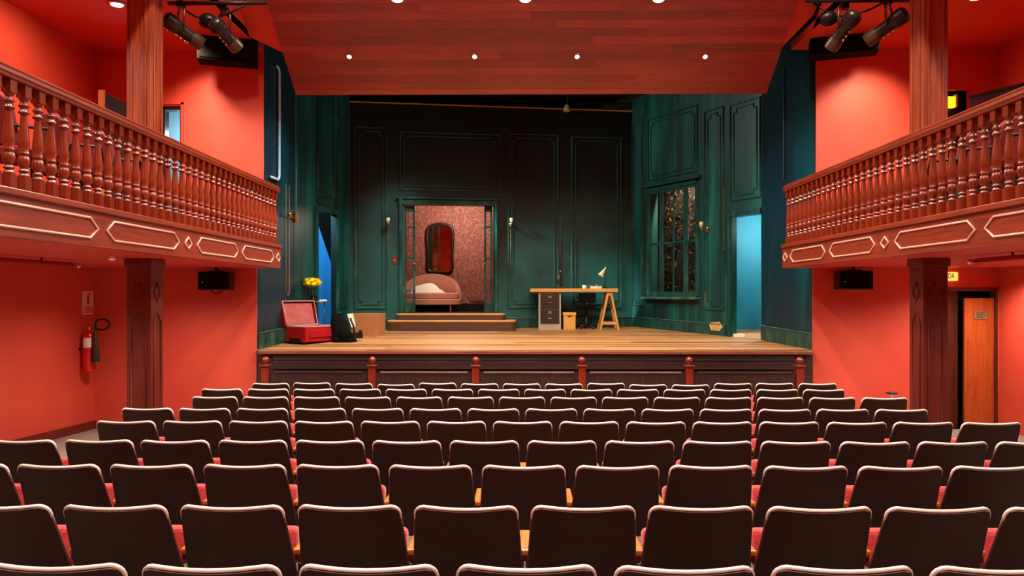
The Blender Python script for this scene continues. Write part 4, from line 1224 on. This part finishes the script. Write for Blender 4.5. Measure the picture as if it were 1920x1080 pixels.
spotlight(P(1702, 22, 8.45), P(1624, 78, 8.75), 'black theatre spotlight nearest the upper right pillar, pointing at the stage', 0, zbar)
for nm, x0, x1 in (('left', -4.1, -2.95), ('right', 3.3, 4.75)):
    t = thing('lighting_bar', 'black lighting bar holding the %s theatre spotlights' % nm, 'lighting bar', (x0, 8.66, zbar + .03), 0, 'lighting bars')
    MB().tube([(0, 0, 0), (x1 - x0, 0, 0)], .024, 10).build('bar', M['black'], t)
    m = MB()
    sgn = .15 if nm == 'left' else (x1 - x0) - .15
    m.tube([(sgn, 0, .02), (sgn, 0, ZC - zbar - .03)], .015, 6); m.build('hanger', M['black'], t)
    MB().sphere((.42 if nm == 'left' else .3, .1, -.17), .1, 10, 8, 1.1, .8, .9).build('junction_box', M['black'], t)
    MB().tube([(.1, .02, -.02), (.3, .05, -.14), (.5, .03, -.18), (.75, .0, -.1), (.9, 0, -.02)], .012, 6).build('cable', M['black'], t)

# floor stand near the right seats
p = P(1672, 735, 9.4)
t = thing('floor_stand', 'thin chrome floor stand with a round black top behind the right seats', 'stand', (p.x, 9.4, floor_z(9.4)))
h_ = p.z - floor_z(9.4)
MB().lathe([(.12, 0), (.12, .015), (.02, .03)], 18).build('base', M['black'], t)
MB().lathe([(.014, .02), (.014, h_ - .05), (.03, h_ - .03)], 10).build('pole', M['chrome'], t)
MB().lathe([(.03, h_ - .03), (.07, h_ - .018), (.07, h_ - .006), (.03, h_)], 18).build('top_disc', M['black'], t)

# balcony furniture
def bal_chair(x, y, rz, label, first):
    if first is None:
        t = thing('balcony_chair', label, 'chair', (x, y, ZB), rz, 'chairs on the balconies')
        MB().box((-.22, -.2, .40), (.22, .24, .49)).build('seat', M['dark_velvet'], t, .03, 3)
        m = MB(); n = 10; vs = []; fs = []
        for i in range(n + 1):
            u = -1 + 2 * i / n
            yy = -.2 + .05 * u * u
            zt = .92 - .09 * abs(u) ** 3
            for dy, z in ((0, .5), (.05, .5), (.03, zt), (-.03, zt)): vs.append((u * .23, yy + dy - .04 * (z > .6), z))
        for i in range(n):
            for j in range(4): fs.append((i * 4 + j, i * 4 + (j + 1) % 4, (i + 1) * 4 + (j + 1) % 4, (i + 1) * 4 + j))
        fs += [(0, 1, 2, 3), tuple(reversed(range(n * 4, n * 4 + 4)))]
        m.add(vs, fs); m.build('backrest', M['dark_velvet'], t, .015, 2)
        for sx in (-1, 1):
            for yy in (-.17, .2):
                MB().tube([(sx * .2, yy, .4), (sx * .22, yy * 1.15, 0)], .014, 8).build('leg', M['black'], t)
            MB().tube([(sx * .235, -.2, .44), (sx * .25, -.18, .64), (sx * .25, .1, .66), (sx * .235, .16, .44)], .016, 8).build('armrest', M['black'], t)
        return t
    t = copy_tree(first); t.location = (x, y, ZB); t.rotation_euler = (0, 0, rz); t['label'] = label
    return t
c0 = None
ords = ['nearest the camera', 'middle of the three', 'nearest the stage']
for side in (-1, 1):
    for k in range(3):
        x = -4.05 if side < 0 else 4.36
        y = (6.0, 6.72, 7.42)[k] if side < 0 else (6.3, 6.92, 7.52)[k]
        lab = 'dark red upholstered chair behind the %s balustrade, %s' % ('left' if side < 0 else 'right', ords[k])
        r_ = bal_chair(x, y, side * .5, lab, c0)
        c0 = c0 or r_
a_ = P(187, 172, 8.1)
t = thing('upright_board', 'black upright board with orange wooden end behind the left balustrade', 'board', (-4.55, 8.1, ZB))
MB().box((-.045, 0.03, 0), (.0, .75, 1.55)).build('panel', M['cab_dark'], t, .004)
MB().box((-.055, 0, 0), (.01, .03, 1.57)).build('end_post', M['arm_wood'], t, .004)
t = thing('control_desk', 'dark grey slanted control desk behind the right balustrade', 'desk', (5.2, 7.7, ZB))
m = MB(); m.add([(0, 0, 0), (.5, 0, 0), (.5, 1.0, 0), (0, 1.0, 0), (0, 0, 1.5), (.5, 0, 1.68), (.5, 1.0, 1.72), (0, 1.0, 1.62)], [(0, 3, 2, 1), (4, 5, 6, 7), (0, 1, 5, 4), (1, 2, 6, 5), (2, 3, 7, 6), (3, 0, 4, 7)])
m.build('cabinet', M['cab_dark'], t, .01)
MB().bar((0, .02, 1.5), (0, .98, 1.62), .03, .03).build('front_edge', M['black'], t)

# ------------------------------------------------------------------ theatre seats
HW = .222
def ztop_(x):
    r = .042
    z = .80 - .013 * (1 - (x / HW) ** 2)
    e = abs(x) - (HW - r)
    if e > 0: z -= r - math.sqrt(max(0, r * r - e * e))
    return z
xs = [-HW, -HW + .003, -HW + .009, -HW + .02, -HW + .034, -.16, -.11, -.055, 0, .055, .11, .16, HW - .034, HW - .02, HW - .009, HW - .003, HW]
ZBOT = .36; TAN = math.tan(math.radians(22))
def shell_pt(x, z, off=0.0):
    wid = 1.0 + .16 * min(.36, .80 - z) / .5                      # a little wider lower down
    y = (.80 - z) * TAN - .03 * (1 - (x / HW) ** 2) + .03 + off
    return (x * wid, y, z)
def shell():
    m = MB(); nr = 7; vs = []; fs = []; nx = len(xs)
    for side_, off in ((0, 0), (1, .022)):
        for x in xs:
            zt = ztop_(x)
            for j in range(nr): vs.append(shell_pt(x, ZBOT + (zt - ZBOT) * j / (nr - 1), off))
    k = nx * nr
    for i in range(nx - 1):
        for j in range(nr - 1):
            a = i * nr + j
            fs.append((a, a + nr, a + nr + 1, a + 1)); fs.append((k + a, k + a + 1, k + a + nr + 1, k + a + nr))
    m.add(vs, fs, None, True)
    ring = [i * nr for i in range(nx)] + [(nx - 1) * nr + j for j in range(1, nr)] + [i * nr + nr - 1 for i in range(nx - 2, -1, -1)] + [j for j in range(nr - 2, 0, -1)]
    n = len(ring)
    m.add([vs[q] for q in ring] + [vs[k + q] for q in ring], [(q, (q + 1) % n, n + (q + 1) % n, n + q) for q in range(n)])
    return m
def make_seat(label):
    t = thing('theatre_chair', label, 'theatre seat', (0, 0, 0), 0, 'theatre seats in the stalls')
    o = shell().build('back_shell', M['shell'], t)
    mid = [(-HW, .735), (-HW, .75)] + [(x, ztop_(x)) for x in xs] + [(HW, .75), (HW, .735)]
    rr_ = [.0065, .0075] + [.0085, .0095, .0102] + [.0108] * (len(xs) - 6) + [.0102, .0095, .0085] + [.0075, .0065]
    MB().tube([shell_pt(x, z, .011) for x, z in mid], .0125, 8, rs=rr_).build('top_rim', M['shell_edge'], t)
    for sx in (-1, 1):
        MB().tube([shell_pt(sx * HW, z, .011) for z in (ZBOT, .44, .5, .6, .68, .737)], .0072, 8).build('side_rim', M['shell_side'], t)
    m = MB(); vs = []; fs = []
    cx = [-.195, -.17, -.1, 0, .1, .17, .195]; cz = [.42, .45, .55, .65, .72, .75]
    for x in cx:
        for z in cz:
            bulge = .05 if (abs(x) < .18 and .43 < z < .74) else .025
            vs.append(shell_pt(x, z, bulge))
    n = len(cz)
    for i in range(len(cx) - 1):
        for j in range(n - 1): fs.append((i * n + j, (i + 1) * n + j, (i + 1) * n + j + 1, i * n + j + 1))
    m.add(vs, fs, None, True); m.build('back_cushion', M['velvet'], t)
    T_ = Matrix.Translation((0, .285, .445)) @ Matrix.Rotation(math.radians(-14), 4, 'X')
    MB().box((-.216, -.03, 0), (.216, .07, .18), T_).build('seat_cushion', M['velvet'], t, .03, 3)
    MB().box((-.205, .07, .02), (.205, .085, .165), T_).build('seat_pan', M['shell'], t, .006)
    arm(t, .26)
    for sx in (-1, 1):
        m = MB(); m.box((sx * .246 - .009, .255, .0), (sx * .246 + .009, .31, .50)); m.box((sx * .246 - .009, .15, 0), (sx * .246 + .009, .36, .02))
        l = m.build('leg', M['black'], t, .003)
        MB().sphere((sx * .246, .252, .47), .007, 8, 6).build('bolt', M['chrome'], l)
    return t
def arm(t, x):
    a = MB().box((x - .027, .17, .535), (x + .027, .47, .563)).build('armrest', M['arm_wood'], t, .008, 2)
    MB().box((x - .024, .185, .505), (x + .024, .45, .535)).build('arm_support', M['pillar_low'], a, .004)
PITCH = .52; Y0R, DY = 2.41, .846
ROWS = [  # drop of the top edge below the eye, first gap, last gap, name of the row, frame-cut flag
    (0, .885, -3.5, 3.5, 'ninth', True), (1, .928, -5.0, 5.0, 'eighth', True), (2, .940, -6.5, 6.5, 'seventh', True), (3, .969, -7.0, 7.0, 'sixth', False),
    (4, .982, -6.5, 7.5, 'fifth', False), (5, 1.010, -7.0, 7.0, 'fourth', False), (6, 1.020, -6.5, 7.5, 'third', False), (7, 1.046, -7.0, 7.0, 'second', False), (8, 1.075, -6.5, 7.5, 'first', False)]
ORD = ['first', 'second', 'third', 'fourth', 'fifth', 'sixth', 'seventh', 'eighth', 'ninth', 'tenth', 'eleventh', 'twelfth', 'thirteenth', 'fourteenth']
SEAT = None; SEATEND = None
rs = random.Random(11)
for i, drop, g0, g1, rown, cut in ROWS:
    Y = Y0R + DY * i
    n = int(round(g1 - g0))
    zb_ = floor_z(Y)
    zoff = (CZ - drop) - .80
    # only seats whose back shows inside the frame in the rows that run past it
    vis = []
    for k in range(n):
        x = (g0 + k + .5 + .04) * PITCH
        l_, r_ = (x - HW) / Y * F + 975, (x + HW * 1.06) / Y * F + 975
        if r_ > -36 and l_ < 1950: vis.append((k, x))
    for j, (k, x) in enumerate(vis):
        if cut or (i == 3):
            lab = 'dark-backed red theatre seat, %s row from the stage, %s from the picture\'s left edge' % (rown, ORD[j])
        else:
            lab = 'dark-backed red theatre seat, %s row from the stage, %s from the row\'s left end' % (rown, ORD[j])
        if SEAT is None:
            t = SEAT = make_seat(lab)
        else:
            t = copy_tree(SEAT); t['label'] = lab
        zt = zoff
        if i == 8: zt += rs.choice((0, 0, -.018, -.008))
        t.location = (x, Y + (x * 0.0), zb_ + (zt - zb_))
        t.rotation_euler = (rs.uniform(-.010, .010) if i < 8 else rs.uniform(-.02, .02), 0, rs.uniform(-.008, .008))
        if j == 0: pend = t; 
        if j == 0 and not cut:
            arm(t, -.26)

# ------------------------------------------------------------------ lamps: fittings
def downlight(p, r, nrm, label, mat, grp, name='downlight'):
    t = thing(name, label, 'ceiling lamp', p, 0, grp)
    q = Vector(nrm).normalized().to_track_quat('Z', 'Y').to_matrix().to_4x4()
    MB().lathe([(r * .7, -.01), (r, -.006), (r * 1.05, .006), (r * .75, .012)], 16, q, False).build('rim', M['chrome'], t)
    MB().lathe([(.0001, .004), (r * .72, .004)], 16, q, False).build('bulb', mat, t)
    return t
sn = (0, -.573 * 0 - .57, -.82)
for k, px in enumerate((655, 890, 1082, 1322)):
    r = ray(px, 105)
    # meet the sloping ceiling: z = 4.89 + .7 (11 - y)
    tt = (4.89 + 7.7 - CZ) / (r.z + .7 * r.y)
    p = Vector((0, 0, CZ)) + r * tt
    downlight(p + Vector((0, -.006, -.008)), .045, (0, -.573, -.82), 'tiny recessed lamp in the plank ceiling over the stage front, %s from left' % ORD[k], M['lamp_dim'], 'small lamps in the plank ceiling')
def hall_spot(p, label):
    t = thing('ceiling_spot_lamp', label, 'ceiling lamp', p, 0, 'bright lamps in the plank ceiling')
    MB().lathe([(.05, .16), (.075, .14), (.08, .0), (.07, .0)], 18, None, False).build('housing', M['white'], t)
    MB().sphere((0, 0, .012), .066, 16, 10, 1, 1, .6).build('bulb', M['lamp_on'], t)
    MB().tube([(0, 0, .15), (0, 0, .26)], .012, 6).build('stem', M['white'], t)
lampP = []
for k, px in enumerate((745, 985, 1235)):
    r = ray(px, 0); tt = (4.89 + 7.7 - .24 - CZ) / (r.z + .7 * r.y); p = Vector((0, 0, CZ)) + r * tt
    lampP.append(p); hall_spot(p, 'bright lit lamp at the top of the plank ceiling, %s' % ['left of the three', 'middle of the three', 'right of the three'][k])
pl1, pl2 = P(219, 8, 8.95), P(1830, -4, 8.85)
for p, wd in ((pl1, 'left'), (pl2, 'right')):
    downlight((p.x, p.y, ZC - .012), .10, (0, 0, -1), 'bright lit round lamp in the ceiling over the %s balcony' % wd, M['lamp_on'], 'lamps over the balconies', 'ceiling_lamp')
p = P(210, 482, 7.7)
downlight((p.x, 7.7, ZS - .012), .05, (0, 0, -1), 'small lit lamp in the underside of the left balcony beside the pillar', M['lamp_dim'], None)

# ------------------------------------------------------------------ light
WARM = (1.0, .86, .70); WARMER = (1.0, .74, .5)
def spot(p, target, watts, angle=120, blend=.6, r=.08, col=WARM):
    d = bpy.data.lights.new('spot', 'SPOT'); d.energy = watts; d.spot_size = math.radians(angle); d.spot_blend = blend; d.shadow_soft_size = r; d.color = col
    o = bpy.data.objects.new('spot', d); C.objects.link(o); o.location = p
    o.rotation_euler = (Vector(target) - Vector(p)).to_track_quat('-Z', 'Y').to_euler()
    return o
def point(p, watts, r=.1, col=WARM):
    d = bpy.data.lights.new('point', 'POINT'); d.energy = watts; d.shadow_soft_size = r; d.color = col
    o = bpy.data.objects.new('point', d); C.objects.link(o); o.location = p
    return o
for p in lampP:
    spot(p + Vector((0, -.02, -.05)), p + Vector((0, -.2, -3)), 500, 150, .6, .07)
for x in (-2.4, 0.2, 2.8):  # unseen overhead rows, added to light the stalls
    spot((x, 6.4, 7.9), (x, 6.4, 0), 900, 130, .7, .12)
    spot((x, 2.6, 7.9), (x, 2.9, 0), 700, 130, .7, .12)
for x, sgn in ((-4.8, -1), (5.35, 1)):
    spot((x, 8.9, ZC - .06), (x - sgn * .3, 9.3, 2), 240, 136, .7, .08)
    spot((x + sgn * .4, 6.3, ZC - .06), (x + sgn * .5, 6.3, 2), 280, 140, .7, .08)
    spot((x - sgn * .35, 9.9, ZC - .1), (x - sgn * .5, 10.75, 3.5), 230, 110, 1.0, .08, WARMER)
    spot((x, 3.4, ZC - .06), (x, 3.4, 2), 200, 150, .7, .08)
# under the balconies
for x, y, w_ in ((-4.6, 9.3, 110), (-5.2, 6.6, 130), (5.0, 9.2, 110), (6.3, 9.9, 110), (5.3, 6.6, 90)):
    spot((x, y, ZS - .04), (x, y, 0), w_ * 1.6, 152, .9, .06, WARM)
# stage
for x in (-2.2, 0.3, 2.8):
    spot((x, 11.5, 5.9), (x * .7, 13.0, 1.2), 215, 95, .7, .1, (1.0, .84, .62))
spot((-3.0, 12.3, 6.0), (3.4, 13.6, 3.9), 420, 60, .8, .1, (.75, 1.0, .92))
spot((3.2, 12.3, 6.0), (-3.6, 13.0, 3.4), 220, 60, .8, .1, (.75, 1.0, .92))
spot((-2.7, 13.6, 4.6), (.85, 15.02, 2.5), 3200, 17, .9, .3, (.7, 1.0, .95))
spot((-4.5, 13.0, 3.9), (-4.1, 14.62, 2.4), 210, 90, .6, .1, (.4, .8, 1.0))
point((4.7, 13.4, 3.2), 110, .1, (.7, .95, 1.0))
point((XAT(860, 15.7), 15.6, 3.9), 125, .1, (1.0, .8, .68))
pw = FR.pt(rw[1] - .1, -.16, rw[3] + .45)
spot(pw, FR.pt(rw[0] + .4, -.3, rw[2]), 480, 110, .6, .03, (1.0, .84, .56))  # hidden lamp added above the opening to brighten the leaves
point((-5.0, 11.3, 4.3), 34, .1, (.8, .95, 1.0))
spot((-1.9, 11.5, 5.6), (-3.75, 11.5, 2.6), 140, 70, .8, .1, (.7, .95, 1.0))
spot((2.3, 11.5, 5.6), (4.1, 11.5, 2.4), 80, 70, .8, .1, (.6, .9, 1.0))
spot((1.2, 12.2, 5.9), FR.pt((rw[0] + rw[1]) / 2, 0, 2.8), 160, 30, .9, .1, (.75, 1.0, .95))
spot((-4.9, 8.3, ZC - .08), (-6.16, 8.9, 4.2), 170, 95, 1.0, .06, WARMER)
spot((5.6, 8.2, ZC - .08), (6.85, 8.9, 4.2), 150, 95, 1.0, .06, WARMER)
spot((-1.0, 12.6, 5.9), (-2.7, 14.5, 2.7), 500, 34, .9, .1, (.8, 1.0, .95))
spot((1.6, 13.2, 5.9), (1.0, 14.6, 2.0), 80, 50, .7, .1, (1.0, .86, .6))

w = bpy.data.worlds.new('world'); SC.world = w; w.use_nodes = True
w.node_tree.nodes['Background'].inputs[0].default_value = (.02, .012, .01, 1)
SC.view_settings.view_transform = 'Standard'
SC.view_settings.look = 'None'
SC.view_settings.exposure = 0
SC.cycles.use_denoising = True
SC.cycles.max_bounces = 8
SC.cycles.caustics_reflective = False
SC.cycles.caustics_refractive = False
SC.cycles.sample_clamp_indirect = 6
